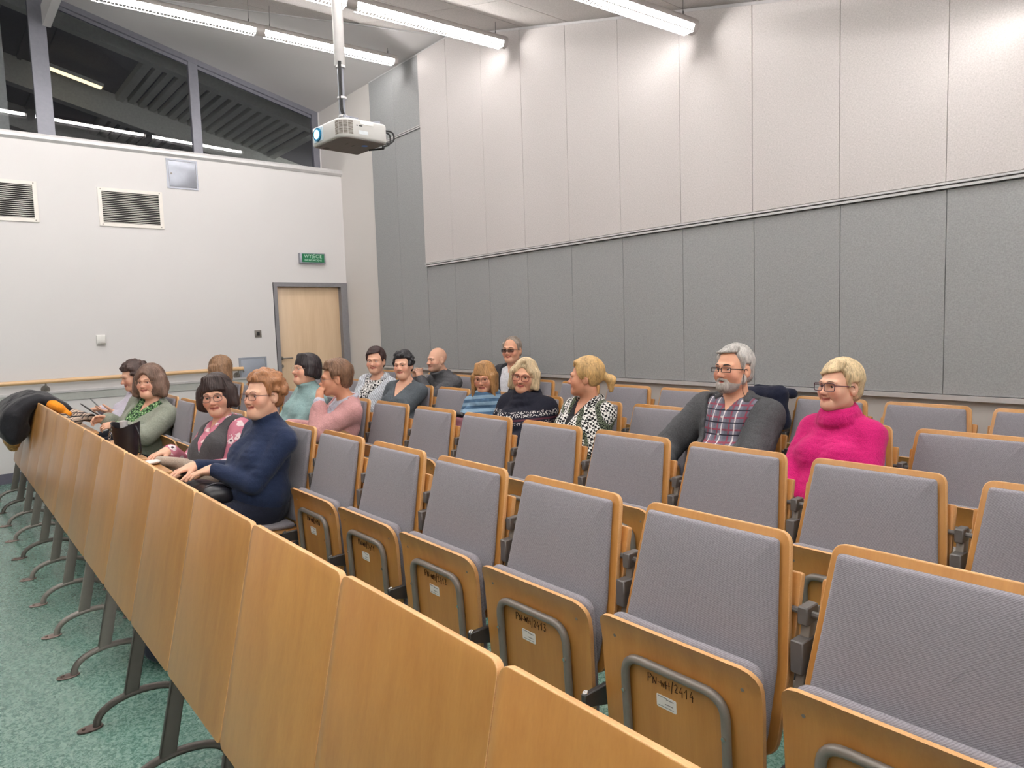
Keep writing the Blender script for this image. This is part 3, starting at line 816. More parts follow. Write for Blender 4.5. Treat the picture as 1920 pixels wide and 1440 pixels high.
def seat_parts(root, folded):
    O, U, V, N = pan_frame(folded)
    ol = round_poly([(-.242, 0), (.242, 0), (.250, .30), (.250, .418), (-.250, .418), (-.250, .30)], [.03, .03, .1, .05, .05, .1], 6)
    # waterfall: the plywood curls towards the underside near its front edge
    bend = lambda a, b: .022 * max(0, (b - .33) / .09) ** 2
    def curve(bm, d0, d1, bev, mats, outline, puff=None):
        rings = []
        nb = 9
        O_, N_ = O, N
        # build as a strip grid so that the curl is smooth
        slab(bm, outline, O_, U, V, N_, d0, d1, bev, 2, mats[0], mats[1], puff, bend)
    bm = bmesh.new()
    # layered rows: cross-sections along V
    rows = [0, .006, .03, .1, .2, .3, .34, .365, .385, .40, .412, .418]
    def half(v):   # half width at v
        w = .242 + .008 * min(1, v / .3)
        r = .045
        if v > .418 - r: w -= r - math.sqrt(max(0, r * r - (v - (.418 - r)) ** 2))
        if v < .03: w -= .03 - math.sqrt(max(0, .03 ** 2 - (.03 - v) ** 2))
        return w
    def sheet(d_front, d_back, ins=0.0, mats=(0, 1)):
        fr, bk = [], []
        for v in rows:
            w = half(v) - ins; vv = min(max(v, ins), .418 - ins)
            xs_ = [w * (2 * k / 8 - 1) for k in range(9)]
            b_ = bend(0, v)
            fr.append([bm.verts.new(O + U * x + V * vv + N * (d_front + b_)) for x in xs_])
            bk.append([bm.verts.new(O + U * x + V * vv + N * (d_back + b_)) for x in xs_])
        n = len(rows)
        for i in range(n - 1):
            for k in range(8):
                f = bm.faces.new((fr[i][k], fr[i][k + 1], fr[i + 1][k + 1], fr[i + 1][k])); f.material_index = mats[0]
                f = bm.faces.new((bk[i][k], bk[i + 1][k], bk[i + 1][k + 1], bk[i][k + 1])); f.material_index = mats[0]
            for k in (0, 8):
                f = bm.faces.new((fr[i][k], fr[i + 1][k], bk[i + 1][k], bk[i][k])); f.material_index = mats[1]
        for i in (0, n - 1):
            for k in range(8):
                f = bm.faces.new((fr[i][k], fr[i][k + 1], bk[i][k + 1], bk[i][k])); f.material_index = mats[1]
    sheet(.0, -.014)
    sp = mesh_obj('seat_pan', bm, [M['wood'], M['edge']], root, True, 35)
    bm = bmesh.new()
    olc = round_poly([(-.232, .01), (.232, .01), (.238, .30), (.238, .412), (-.238, .412), (-.238, .30)], [.03, .03, .1, .05, .05, .1], 6)
    slab(bm, olc, O, U, V, -N, .0145, .046, .016, 4, 0, 0, puff=[(.9, .004), (.6, .008)])
    mesh_obj('seat_cushion', bm, M['uph'], root, True, 60)
    # bent tube under the pan
    r = .0125
    pts = fillet([O + U * -.158 + V * .02 + N * r, O + U * -.158 + V * .320 + N * r, O + U * .158 + V * .320 + N * r, O + U * .158 + V * .02 + N * r], .06, 8)
    bm = bmesh.new(); tube(bm, pts, r, 10); tb = mesh_obj('seat_tube', bm, M['steel'], root)
    for s in (-1, 1):
        for v in (.22, .06):
            bm = bmesh.new(); p = O + U * (s * .158) + V * v + N * (2 * r - .001); tube(bm, [p, p + N * .003], .006, 8); mesh_obj('screw', bm, M['chrome'], tb)
    bm = bmesh.new()
    for s in (-1, 1):
        p = O + U * (s * .20) + V * .355 + N * .0; tube(bm, [p - N * .002, p + N * .003], .005, 6)
    mesh_obj('bolt', bm, M['steel'], root)
    bm = bmesh.new(); slab(bm, round_poly([(-.032, -.018), (.032, -.018), (.032, .018), (-.032, .018)], .004, 3), O + U * -.03 + V * .222, U, V, N, -.0005, .0012, .0004, 1)
    st = mesh_obj('sticker', bm, M['sticker'], root)
    bm = bmesh.new()
    for (a, b, w, h) in ((.0, .010, .024, .0025), (-.026, .0135, .03, .002), (-.004, -.004, .026, .0025), (-.026, -.0125, .05, .0018)):
        Q = O + U * (-.03 + a) + V * (.222 + b) + N * .0012
        vv = [bm.verts.new(Q + U * x + V * y + N * .0004) for x, y in ((0, 0), (w, 0), (w, h), (0, h))]; bm.faces.new(vv)
    mesh_obj('print', bm, M['print'], st, False)

def leg_parts(root, x, tall=.90):
    """post leaning with the backrest, arched foot and two floor plates; x is the module boundary"""
    off = -.019                                    # just behind the shell
    def P(z, d): # point on the slope plane at height z, depth d behind the shell
        s = (HB - z) / CT
        return Vector((x, -s * ST + d, z))
    bm = bmesh.new()
    for z0_, z1_ in ((.085, .80),):
        a0, a1 = P(z0_, .018), P(z1_, .018); w = .055; t = .012
        hexa(bm, [a0 + Vector((-t, 0, 0)), a0 + Vector((t, 0, 0)), a0 + Vector((t, w, .012)), a0 + Vector((-t, w, .012)),
                  a1 + Vector((-t, 0, 0)), a1 + Vector((t, 0, 0)), a1 + Vector((t, w * .8, 0)), a1 + Vector((-t, w * .8, 0))])
    bmesh.ops.bevel(bm, geom=list(bm.edges), offset=.004, segments=2, affect='EDGES', profile=.5)
    mesh_obj('leg_post', bm, M['steel'], root)
    yc = P(.085, .018).y + .0275
    bm = bmesh.new()
    pts = []
    for k in range(17):
        t = PI * k / 16; pts.append((x, yc + .035 - .160 * math.cos(t), .003 + .090 * math.sin(t) ** .85))
    tube(bm, pts, .0145, 10); mesh_obj('arched_foot', bm, M['steel'], root)
    for yy in (yc + .035 - .160 - .022, yc + .035 + .160 + .022):
        bm = bmesh.new()
        slab(bm, [(.027 * math.cos(2 * PI * k / 20), .045 * math.sin(2 * PI * k / 20)) for k in range(20)], (x, yy, 0), (1, 0, 0), (0, 1, 0), (0, 0, 1), 0.0005, .007, .0015, 1)
        fp = mesh_obj('foot_plate', bm, M['plate'], root)
        bm = bmesh.new(); s = -1 if yy < yc else 1
        tube(bm, [(x, yy + s * .022, .006), (x, yy + s * .022, .014)], .007, 6)
        mesh_obj('bolt', bm, M['plate'], fp)
    return P

def bracket_parts(root, x):
    def P(z, d):
        s = (HB - z) / CT
        return Vector((x, -s * ST + d, z))
    bm = bmesh.new()
    p = P(.70, .0); box(bm, (x - .016, p.y - .012, .655), (x + .016, p.y + .05, .735))
    p = P(.79, .0); box(bm, (x - .013, p.y - .004, .765), (x + .013, p.y + .05, .81))
    bmesh.ops.bevel(bm, geom=list(bm.edges), offset=.003, segments=1, affect='EDGES')
    tube(bm, [P(.79, .02) + Vector((-.045, 0, 0)), P(.79, .02) + Vector((.045, 0, 0))], .008, 8)
    tube(bm, [P(.66, .02) + Vector((-.045, 0, 0)), P(.66, .02) + Vector((.045, 0, 0))], .008, 8)
    mesh_obj('hinge_bracket', bm, M['bracket'], root)
    bm = bmesh.new()   # carrying arm for the tip-up seats
    a = P(.40, .03); b = Vector((x, -.235, .430))
    hexa(bm, [a + Vector((-.009, 0, -.03)), a + Vector((.009, 0, -.03)), b + Vector((.009, 0, -.025)), b + Vector((-.009, 0, -.025))][::1] +
             [a + Vector((-.009, 0, .045)), a + Vector((.009, 0, .045)), b + Vector((.009, 0, .014)), b + Vector((-.009, 0, .014))])
    bmesh.ops.bevel(bm, geom=list(bm.edges), offset=.003, segments=1, affect='EDGES')
    arm = mesh_obj('seat_arm', bm, M['steel_d'], root)
    bm = bmesh.new(); tube(bm, [b + Vector((0, .012, .013)), b + Vector((0, .010, .018))], .008, 10); mesh_obj('screw', bm, M['chrome'], arm)

def flap_parts(root, openn):
    """writing flap hung behind the backrest (down) or swung up level (open)"""
    bm = bmesh.new()
    ol = round_poly([(-.250, 0), (.250, 0), (.250, .30), (-.250, .30)], .008, 3)
    if openn:
        O = Vector((0, .035, .742)); V = Vector((0, 1, -.02)); N = Vector((0, .02, 1))
    else:
        O = Vector((0, -.095 * ST, HB - .095 * CT)) - NF * .034; V = VS; N = -NF
    slab(bm, ol, O, UX, V, N, -.009, .009, .003, 2, 0, 1)
    fl = mesh_obj('writing_flap', bm, [M['woodx'], M['edge']], root)
    bm = bmesh.new()
    for s in (-1, 1):
        q = O + UX * (s * .19)
        tube(bm, [q + Vector((0, -.03, -.02)), q + Vector((0, .02, -.014)), q + V * .06 - N * .012], .008, 6)
    mesh_obj('flap_hinge', bm, M['steel'], fl)

def build_seat(folded, number=None):
    r = empty('folding_seat')
    back_parts(r, not folded); seat_parts(r, folded); leg_parts(r, -PITCH / 2); bracket_parts(r, -PITCH / 2); flap_parts(r, False)
    return r

seat_f = build_seat(True); seat_d = build_seat(False)
used = {'f': False, 'd': False}
RY = [1.585, 2.490, 3.398, 4.3175 + .0]
RX0 = [-.537, -.500, -1.032, -.993]
rowname = ['front row', 'second row', 'third row', 'back row']
OCC = {0: (6, 7, 11, 12), 1: (8, 9, 13), 2: (1, 2, 4, 5, 6, 8, 9), 3: (7, 9)}
FIRST = [-1, -1, -1, -1]; LAST = [13, 13, 12, 12]
ordn = ['first', 'second', 'third', 'fourth', 'fifth', 'sixth', 'seventh', 'eighth', 'ninth', 'tenth', 'eleventh', 'twelfth', 'thirteenth', 'fourteenth']
who = {(0, 6): 'under the woman in the navy turtleneck', (0, 7): 'under the woman in the grey waistcoat', (0, 11): 'under the woman in the green cardigan', (0, 12): 'under the person holding a phone',
       (1, 8): 'under the woman in the pink cardigan', (1, 9): 'under the woman in the teal turtleneck', (1, 13): 'under the woman with wavy brown hair',
       (2, 1): 'under the woman in the fuchsia turtleneck', (2, 2): 'under the man with the grey beard', (2, 4): 'under the woman with the ponytail', (2, 5): 'under the blonde woman in the dark poncho', (2, 6): 'under the woman in the blue striped jumper', (2, 8): 'under the woman in the dark grey V-neck jumper', (2, 9): 'under the woman in the pale knitted cardigan',
       (3, 7): 'under the man in dark glasses at the rear wall', (3, 9): 'under the bald old man'}
SEATS = {}
HAND = {0: None, 1: 'PN-WH/2414', 2: 'PN-WH/2413', 3: 'PN-WH/2412', 4: 'PN-WH/2411', 5: 'PN-WH/2410'}
for r in range(4):
    vis0 = {0: 0, 1: 0, 2: -0, 3: 0}[r]
    for i in range(FIRST[r], LAST[r] + 1):
        occ = i in OCC[r]
        key = 'd' if occ else 'f'
        src = seat_d if occ else seat_f
        s = src if not used[key] else copy_tree(src)
        used[key] = True
        s.location = (RX0[r] - PITCH * i, RY[r], 0)
        SEATS[(r, i)] = s
        if occ: lab = 'grey folding seat lowered ' + who[(r, i)]
        elif i < vis0: lab = 'empty grey folding seat, %s, outside the picture beyond its right edge' % rowname[r]
        else: lab = 'empty grey folding seat, %s, %s from the right edge of the picture' % (rowname[r], ordn[i - vis0])
        if not occ and r == 0 and HAND.get(i):
            lab = 'empty grey folding seat with %s penned underneath, front row, %s from the right edge' % (HAND[i].replace('PN-WH/', ''), ordn[i - vis0])
        tag(s, lab, 'seat', '%s of folding seats' % rowname[r])
    if LAST[r] >= 0:      # closing leg at the far end and near end
        pass
# handwriting on the raised pans of the front row
O_, U_, V_, N_ = pan_frame(True)
for i, txt in HAND.items():
    if not txt: continue
    bm = handwriting(txt, O_ + U_ * -.088 + V_ * .264, U_, V_ + U_ * -.0, N_, .025, .0017)
    mesh_obj('handwriting', bm, M['ink'], SEATS[(0, i)], False)
# closing legs at the right-hand end of each row
for r in range(4):
    s = SEATS[(r, FIRST[r])]
    leg_parts(s, PITCH / 2); bracket_parts(s, PITCH / 2)

# ---------------------------------------------------------------- front desk line
DY = .6525
def build_desk(openn):
    r = empty('front_desk')
    ol = round_poly([(-.2742, 0), (.2742, 0), (.2742, .612), (-.2742, .612)], [.028, .028, .028, .028], 6)
    bm = bmesh.new(); slab(bm, ol, (0, 0, HB), UX, VS, NF, -.017, 0, .0018, 2, 0, 1)
    mesh_obj('front_panel', bm, [M['wood'], M['edge']], r)
    leg_parts(r, -PITCH / 2); flap_parts(r, openn)
    bm = bmesh.new()
    q = Vector((0, -.20 * ST + .03, HB - .2 * CT)); tube(bm, [q + UX * -.275, q + UX * .275], .014, 8)
    mesh_obj('cross_tube', bm, M['steel'], r)
    return r
dk = {False: build_desk(False), True: build_desk(True)}
usedd = {True: False, False: False}
OPEN = (6, 7, 8, 10, 11)
for k in range(-2, 13):
    op = k in OPEN
    d = dk[op] if not usedd[op] else copy_tree(dk[op]); usedd[op] = True
    d.location = (-.8434 - PITCH * k - PITCH / 2, DY, 0)
    lab = 'beech front desk panel with flap swung up' if op else 'beech front desk panel with flap folded away'
    if k < -1: pos = 'out of the picture at the near end'
    elif k == -1: pos = 'nearest, cut by the bottom picture edge'
    elif k == 12: pos = 'at the far left end of the line'
    else: pos = '%s from the bottom picture edge' % ordn[k + 1]
    tag(d, lab + ', ' + pos, 'desk', 'front desk panels')
    if k == -2: leg_parts(d, PITCH / 2)
# ---------------------------------------------------------------- people: implicit-surface sculpting
def _axis(lo, hi, h, fine):
    cuts = [lo]; x = lo
    fine = sorted([(max(a, lo), min(b, hi), f) for a, b, f in fine if b > lo and a < hi])
    while x < hi - 1e-9:
        st = h
        for a, b, f in fine:
            if a - 1e-9 <= x < b: st = min(st, f)
            elif x < a < x + st: st = min(st, max(f, a - x))
        x += st; cuts.append(x)
    return np.array(cuts, np.float32)

class Field:
    def __init__(self, lo, hi, h, fine=()):
        self.ax = [_axis(lo[i], hi[i], h, [(a[i], b[i], f) for a, b, f in fine]) for i in range(3)]
        self.D = np.full([len(a) for a in self.ax], 0.5, np.float32)
    def _sl(self, c, r):
        s = []
        for i in range(3):
            a = self.ax[i]; i0 = np.searchsorted(a, c[i] - r[i]); i1 = np.searchsorted(a, c[i] + r[i])
            if i1 <= i0: return None, None
            s.append(slice(int(i0), int(i1)))
        P = (self.ax[0][s[0]][:, None, None], self.ax[1][s[1]][None, :, None], self.ax[2][s[2]][None, None, :])
        return tuple(s), P
    def op(self, prim, k=0.02, mode='add'):
        fn, c, r = prim
        rr = [x + k + 0.03 for x in r]
        s, P = self._sl(c, rr)
        if s is None: return
        d = fn(P).astype(np.float32); D = self.D[s]
        if mode == 'sub':
            d = -d; h = np.maximum(k - np.abs(D - d), 0) / k
            self.D[s] = np.maximum(D, d) + h * h * k * 0.25
        elif mode == 'add':
            h = np.maximum(k - np.abs(D - d), 0) / k
            self.D[s] = np.minimum(D, d) - h * h * k * 0.25
        elif mode == 'and':
            self.D[s] = np.maximum(D, d)
    def mesh(self):
        D = self.D; ins = D < 0
        nx, ny, nz = D.shape
        cnt = np.zeros((nx - 1, ny - 1, nz - 1), np.int8)
        for i in (0, 1):
            for j in (0, 1):
                for k in (0, 1): cnt += ins[i:nx - 1 + i, j:ny - 1 + j, k:nz - 1 + k]
        I, J, K = np.nonzero((cnt > 0) & (cnt < 8))
        idx = np.full(cnt.shape, -1, np.int32); idx[I, J, K] = np.arange(len(I))
        acc = np.zeros((len(I), 3), np.float64); num = np.zeros(len(I))
        A = [a.astype(np.float64) for a in self.ax]
        off = [(i, j, k) for i in (0, 1) for j in (0, 1) for k in (0, 1)]
        val = {o: D[I + o[0], J + o[1], K + o[2]].astype(np.float64) for o in off}
        for o in off:
            for ax in range(3):
                if o[ax]: continue
                q = list(o); q[ax] = 1; q = tuple(q)
                a, b = val[o], val[q]; m = (a < 0) != (b < 0)
                if not m.any(): continue
                t = a[m] / (a[m] - b[m])
                base = np.stack([A[0][I[m] + o[0]], A[1][J[m] + o[1]], A[2][K[m] + o[2]]], 1)
                n0 = (I, J, K)[ax][m]; base[:, ax] = A[ax][n0] + t * (A[ax][n0 + 1] - A[ax][n0])
                acc[m] += base; num[m] += 1
        V = acc / num[:, None]
        F = []
        for ax in range(3):
            u, v = (ax + 1) % 3, (ax + 2) % 3
            lo = [slice(None)] * 3; hi = [slice(None)] * 3
            lo[ax] = slice(0, -1); hi[ax] = slice(1, None)
            for d in (u, v): lo[d] = slice(1, -1); hi[d] = slice(1, -1)
            a, b = ins[tuple(lo)], ins[tuple(hi)]
            for flip, m in ((False, a & ~b), (True, b & ~a)):
                e = np.stack(np.nonzero(m), 1)
                if not len(e): continue
                e[:, u] += 1; e[:, v] += 1
                q = []
                for du, dv in ((-1, -1), (0, -1), (0, 0), (-1, 0)):
                    c = e.copy(); c[:, u] += du; c[:, v] += dv; q.append(idx[c[:, 0], c[:, 1], c[:, 2]])
                q = np.stack(q, 1)
                F.append(q[:, ::-1] if flip else q)
        return V, np.concatenate(F)

class Frame:
    def __init__(self, t=(0, 0, 0), R=None, s=1.0):
        self.t = np.array(t, float); self.R = np.eye(3) if R is None else np.array(R, float); self.s = s
    def w(self, p): return self.t + self.R @ (np.array(p, float) * self.s)
    def loc(self, P):
        x, y, z = P[0] - self.t[0], P[1] - self.t[1], P[2] - self.t[2]
        R = self.R / self.s
        return tuple(R[0, i] * x + R[1, i] * y + R[2, i] * z for i in range(3))
    def ext(self, r): return np.abs(self.R) @ (np.array(r, float) * self.s)

def ell(fr, c, r, rot=None):
    c = np.array(c, float); r = np.array(r, float)
    f2 = Frame(fr.w(c), fr.R if rot is None else fr.R @ rot, fr.s)
    rm = float(min(r)) * fr.s
    def fn(P):
        x, y, z = f2.loc(P)
        k0 = np.sqrt((x / r[0]) ** 2 + (y / r[1]) ** 2 + (z / r[2]) ** 2 + 1e-8)
        k1 = np.sqrt((x / r[0] ** 2) ** 2 + (y / r[1] ** 2) ** 2 + (z / r[2] ** 2) ** 2 + 1e-8 / min(r) ** 2)
        return k0 * (k0 - 1) / k1 * fr.s
    return fn, f2.t, f2.ext(r)

def cone(fr, a, b, r1, r2):
    a = fr.w(a); b = fr.w(b); r1 *= fr.s; r2 *= fr.s
    ab = b - a; L2 = float(ab @ ab) + 1e-12
    def fn(P):
        x, y, z = P[0] - a[0], P[1] - a[1], P[2] - a[2]
        t = np.clip((x * ab[0] + y * ab[1] + z * ab[2]) / L2, 0, 1)
        return np.sqrt((x - t * ab[0]) ** 2 + (y - t * ab[1]) ** 2 + (z - t * ab[2]) ** 2) - (r1 + (r2 - r1) * t)
    rm = max(r1, r2); c = (a + b) / 2
    return fn, c, np.abs(ab) / 2 + rm

def region(fr, f, c, r):
    """arbitrary distance function of frame-local coordinates"""
    def fn(P): return f(*fr.loc(P)) * fr.s
    return fn, fr.w(c), fr.ext(r)

def euler_R(yaw=0, pitch=0, roll=0):
    """yaw ccw seen from above, pitch>0 looks up, roll>0 tips the head to its left (+x)"""
    y, p, r = map(math.radians, (yaw, pitch, roll))
    Rz = np.array([[math.cos(y), -math.sin(y), 0], [math.sin(y), math.cos(y), 0], [0, 0, 1]])
    Rx = np.array([[1, 0, 0], [0, math.cos(-p), -math.sin(-p)], [0, math.sin(-p), math.cos(-p)]])
    Ry = np.array([[math.cos(r), 0, math.sin(r)], [0, 1, 0], [-math.sin(r), 0, math.cos(r)]])
    return Rz @ Rx @ Ry

def np_mesh(name, V, F, mats, parent, color=None):
    me = bpy.data.meshes.new(name)
    me.vertices.add(len(V)); me.vertices.foreach_set('co', np.asarray(V, np.float32).ravel())
    me.loops.add(F.size); me.loops.foreach_set('vertex_index', F.astype(np.int32).ravel())
    me.polygons.add(len(F)); me.polygons.foreach_set('loop_start', np.arange(0, F.size, 4, dtype=np.int32))
    try: me.polygons.foreach_set('loop_total', np.full(len(F), 4, np.int32))
    except Exception: pass
    me.polygons.foreach_set('use_smooth', np.ones(len(F), bool))
    me.update(calc_edges=True); me.validate()
    if color is not None:
        at = me.color_attributes.new('tint', 'FLOAT_COLOR', 'POINT')
        at.data.foreach_set('color', np.concatenate([color, np.ones((len(V), 1))], 1).astype(np.float32).ravel())
    for m_ in (mats if isinstance(mats, (list, tuple)) else [mats]): me.materials.append(m_)
    o = bpy.data.objects.new(name, me); COL.objects.link(o); o.parent = parent
    return o

# ---- materials of people
def skin_mat():
    t = NT('skin')
    a = t.add('ShaderNodeAttribute', attribute_name='tint')
    v = t.coords(); n = t.noise(v, 60, 3); n2 = t.noise(v, 14, 2)
    c = t.mix(t.math('MULTIPLY', n, .10), a.outputs['Color'], srgb(170, 96, 78))
    c = t.mix(t.math('MULTIPLY', n2, .12), c, srgb(206, 132, 110))
    n3 = t.noise(t.coords((.6, 1, 1.6)), 110, 3, .6)
    t.set(c, 0.50, 0, 0.35); t.bump(t.math('ADD', n2, t.math('MULTIPLY', n3, .5)), 0.14, 0.004)
    t.b.inputs['Subsurface Weight'].default_value = 0.08
    t.b.inputs['Subsurface Radius'].default_value = (0.012, 0.005, 0.003)
    return t.m
M['skin'] = skin_mat()
M['sclera'] = plain('eye white', srgb(224, 214, 208), 0.25, 0, .02)
M['iris'] = plain('eye iris', srgb(62, 48, 40), 0.15, 0, .1)
_hair = {}
def hair_mat(col, rootcol=None):
    key = (col, rootcol)
    if key in _hair: return _hair[key]
    t = NT('hair'); c = srgb(*col)
    v = t.coords((1, 1, .16), rot=(.25, .12, 0)); n = t.noise(v, 150, 4, .65, .8); v2 = t.coords((1, 1, .35)); b = t.noise(v2, 22, 3)
    dark = tuple(x * .50 for x in c[:3]) + (1,); light = tuple(min(1, x * 1.5 + .012) for x in c[:3]) + (1,)
    f = t.math('ADD', t.math('MULTIPLY', n, .6), t.math('MULTIPLY', b, .4))
    t.set(t.ramp(f, [(.36, dark), (.5, c), (.66, light)]), .42, 0, .35); t.bump(f, .7, .004)
    _hair[key] = t.m; return t.m

def cloth_mat(kind, *cols, name='cloth'):
    t = NT(name); C_ = [srgb(*c) for c in cols]
    v = t.coords(); fine = t.noise(v, 260, 3, .6); wr = t.noise(t.coords((1, 1, .6)), 9, 3)
    if kind == 'plain':
        d = tuple(x * .80 for x in C_[0][:3]) + (1,); l = tuple(min(1, x * 1.18 + .003) for x in C_[0][:3]) + (1,)
        c = t.ramp(fine, [(.35, d), (.65, l)])
    elif kind == 'heather':
        d = tuple(x * .74 for x in C_[0][:3]) + (1,); l = tuple(min(1, x * 1.3 + .005) for x in C_[0][:3]) + (1,)
        c = t.ramp(t.noise(v, 260, 4, .7), [(.38, d), (.6, l)])
    elif kind == 'fuzzy':
        d = tuple(x * .82 for x in C_[0][:3]) + (1,); l = tuple(min(1, x * 1.14) for x in C_[0][:3]) + (1,)
        c = t.ramp(t.noise(v, 120, 5, .7), [(.35, d), (.62, l)])
    elif kind == 'floral':      # base, blossom, dark
        vo = t.add('ShaderNodeTexVoronoi', feature='F1'); vo.inputs['Scale'].default_value = 17; t.link(t.coords((1, 1, 1)), vo.inputs['Vector'])
        dn = t.math('ADD', vo.outputs['Distance'], t.math('MULTIPLY', t.math('SUBTRACT', t.noise(v, 60, 2), .5), .5))
        c = t.ramp(dn, [(0, C_[2]), (.13, C_[2]), (.15, C_[1]), (.36, C_[1]), (.40, C_[0]), (1, C_[0])], 'LINEAR')
    elif kind == 'print':       # small busy print
        vo = t.add('ShaderNodeTexVoronoi', feature='F1'); vo.inputs['Scale'].default_value = 70; t.link(t.coords((1, 1, .6)), vo.inputs['Vector'])
        c = t.ramp(vo.outputs['Distance'], [(.25, C_[0]), (.33, C_[1]), (.55, C_[1]), (.6, C_[2])])
    elif kind == 'stripe':
        wv = t.add('ShaderNodeTexWave', wave_type='BANDS', bands_direction='Z', wave_profile='SIN'); wv.inputs['Scale'].default_value = 6.5; wv.inputs['Distortion'].default_value = .6; wv.inputs['Detail Scale'].default_value = .6
        t.link(t.coords((1, .5, 1), rot=(.12, .10, 0)), wv.inputs['Vector'])
        c = t.ramp(wv.outputs['Fac'], [(.44, C_[0]), (.5, C_[1])])
        c = t.mix(t.math('MULTIPLY', fine, .25), c, tuple(x * .7 for x in C_[0][:3]) + (1,))
    elif kind == 'plaid':
        def lines(direction, sc, lo, hi, ph):
            w = t.add('ShaderNodeTexWave', wave_type='BANDS', bands_direction=direction, wave_profile='SIN'); w.inputs['Scale'].default_value = sc; w.inputs['Phase Offset'].default_value = ph
            t.link(v, w.inputs['Vector']); return t.ramp(w.outputs['Fac'], [(lo, (0, 0, 0)), (hi, (1, 1, 1))])
        c = t.mix(lines('X', 5.2, .3, .7, 0), C_[0], tuple(x * 1.5 for x in C_[0][:3]) + (1,))
        c = t.mix(lines('Z', 5.2, .93, .97, 1.0), c, C_[2]); c = t.mix(lines('X', 5.2, .965, .985, 0), c, C_[1]); c = t.mix(lines('X', 5.2, .955, .975, 2.4), c, C_[2])
        c = t.mix(lines('Z', 5.2, .96, .985, 3.6), c, C_[3])
    elif kind == 'hound':       # houndstooth like jagged check
        vr = t.coords((1, 1, 1), rot=(.1, .5, .1))
        ck = t.add('ShaderNodeTexChecker'); ck.inputs['Scale'].default_value = 62; ck.inputs['Color1'].default_value = C_[0]; ck.inputs['Color2'].default_value = C_[1]
        ds = t.add('ShaderNodeVectorMath', operation='ADD'); nz = t.add('ShaderNodeTexNoise'); nz.inputs['Scale'].default_value = 55; t.link(vr, nz.inputs['Vector'])
        sc = t.add('ShaderNodeVectorMath', operation='SCALE'); sc.inputs['Scale'].default_value = .02; t.link(nz.outputs['Color'], sc.inputs[0])
        t.link(vr, ds.inputs[0]); t.link(sc.outputs[0], ds.inputs[1]); t.link(ds.outputs[0], ck.inputs['Vector'])
        wv = t.add('ShaderNodeTexWave', wave_type='BANDS', bands_direction='X'); wv.inputs['Scale'].default_value = 3.3; t.link(vr, wv.inputs['Vector'])
        ck2 = t.add('ShaderNodeTexChecker'); ck2.inputs['Scale'].default_value = 130; ck2.inputs['Color1'].default_value = C_[0]; ck2.inputs['Color2'].default_value = C_[2]; t.link(ds.outputs[0], ck2.inputs['Vector'])
        c = t.mix(t.ramp(wv.outputs['Fac'], [(.80, (0, 0, 0)), (.86, (1, 1, 1))]), ck.outputs['Color'], ck2.outputs['Color'])
    elif kind == 'nordic':      # dark knit with a light dotted band; heights in object space
        sx = t.add('ShaderNodeSeparateXYZ'); t.link(v, sx.inputs[0])
        vo = t.add('ShaderNodeTexVoronoi', feature='F1'); vo.inputs['Scale'].default_value = 85; t.link(v, vo.inputs['Vector'])
        zz = t.math('ADD', sx.outputs[2], t.math('MULTIPLY', t.math('ABSOLUTE', sx.outputs[0]), -.10))
        def band(a, b): 
            return t.math('MULTIPLY', t.math('GREATER_THAN', zz, a), t.math('LESS_THAN', zz, b))
        dots = t.math('LESS_THAN', vo.outputs['Distance'], .42)
        c = t.mix(t.math('MULTIPLY', fine, .4), C_[0], tuple(x * .5 for x in C_[0][:3]) + (1,))
        c = t.mix(t.math('MULTIPLY', band(.845, .885), dots), c, C_[1])
        c = t.mix(band(.822, .834), c, C_[2]); c = t.mix(t.math('MULTIPLY', band(.795, .815), dots), c, C_[3])
    elif kind == 'knit':        # thick cable knit
        wv = t.add('ShaderNodeTexWave', wave_type='BANDS', bands_direction='DIAGONAL'); wv.inputs['Scale'].default_value = 22; wv.inputs['Distortion'].default_value = 4; wv.inputs['Detail Scale'].default_value = 3
        t.link(v, wv.inputs['Vector']); d = tuple(x * .72 for x in C_[0][:3]) + (1,); l = tuple(min(1, x * 1.15) for x in C_[0][:3]) + (1,)
        c = t.ramp(wv.outputs['Fac'], [(.2, d), (.7, l)]); fine = t.math('ADD', t.math('MULTIPLY', wv.outputs['Fac'], 1.5), fine)
    t.set(c, .85, 0, .2)
    cr = t.math('ABSOLUTE', t.math('SUBTRACT', t.noise(t.coords((1, 1, .7), rot=(.3, .5, .2)), 7, 2, .5, 1.6), .5))
    h = t.math('ADD', t.math('ADD', t.math('MULTIPLY', fine, .22), wr), t.math('MULTIPLY', cr, 1.6)); t.bump(h, .42, .016)
    t.b.inputs['Sheen Weight'].default_value = .1 if kind in ('fuzzy', 'plain', 'knit') else 0.0
    return t.m

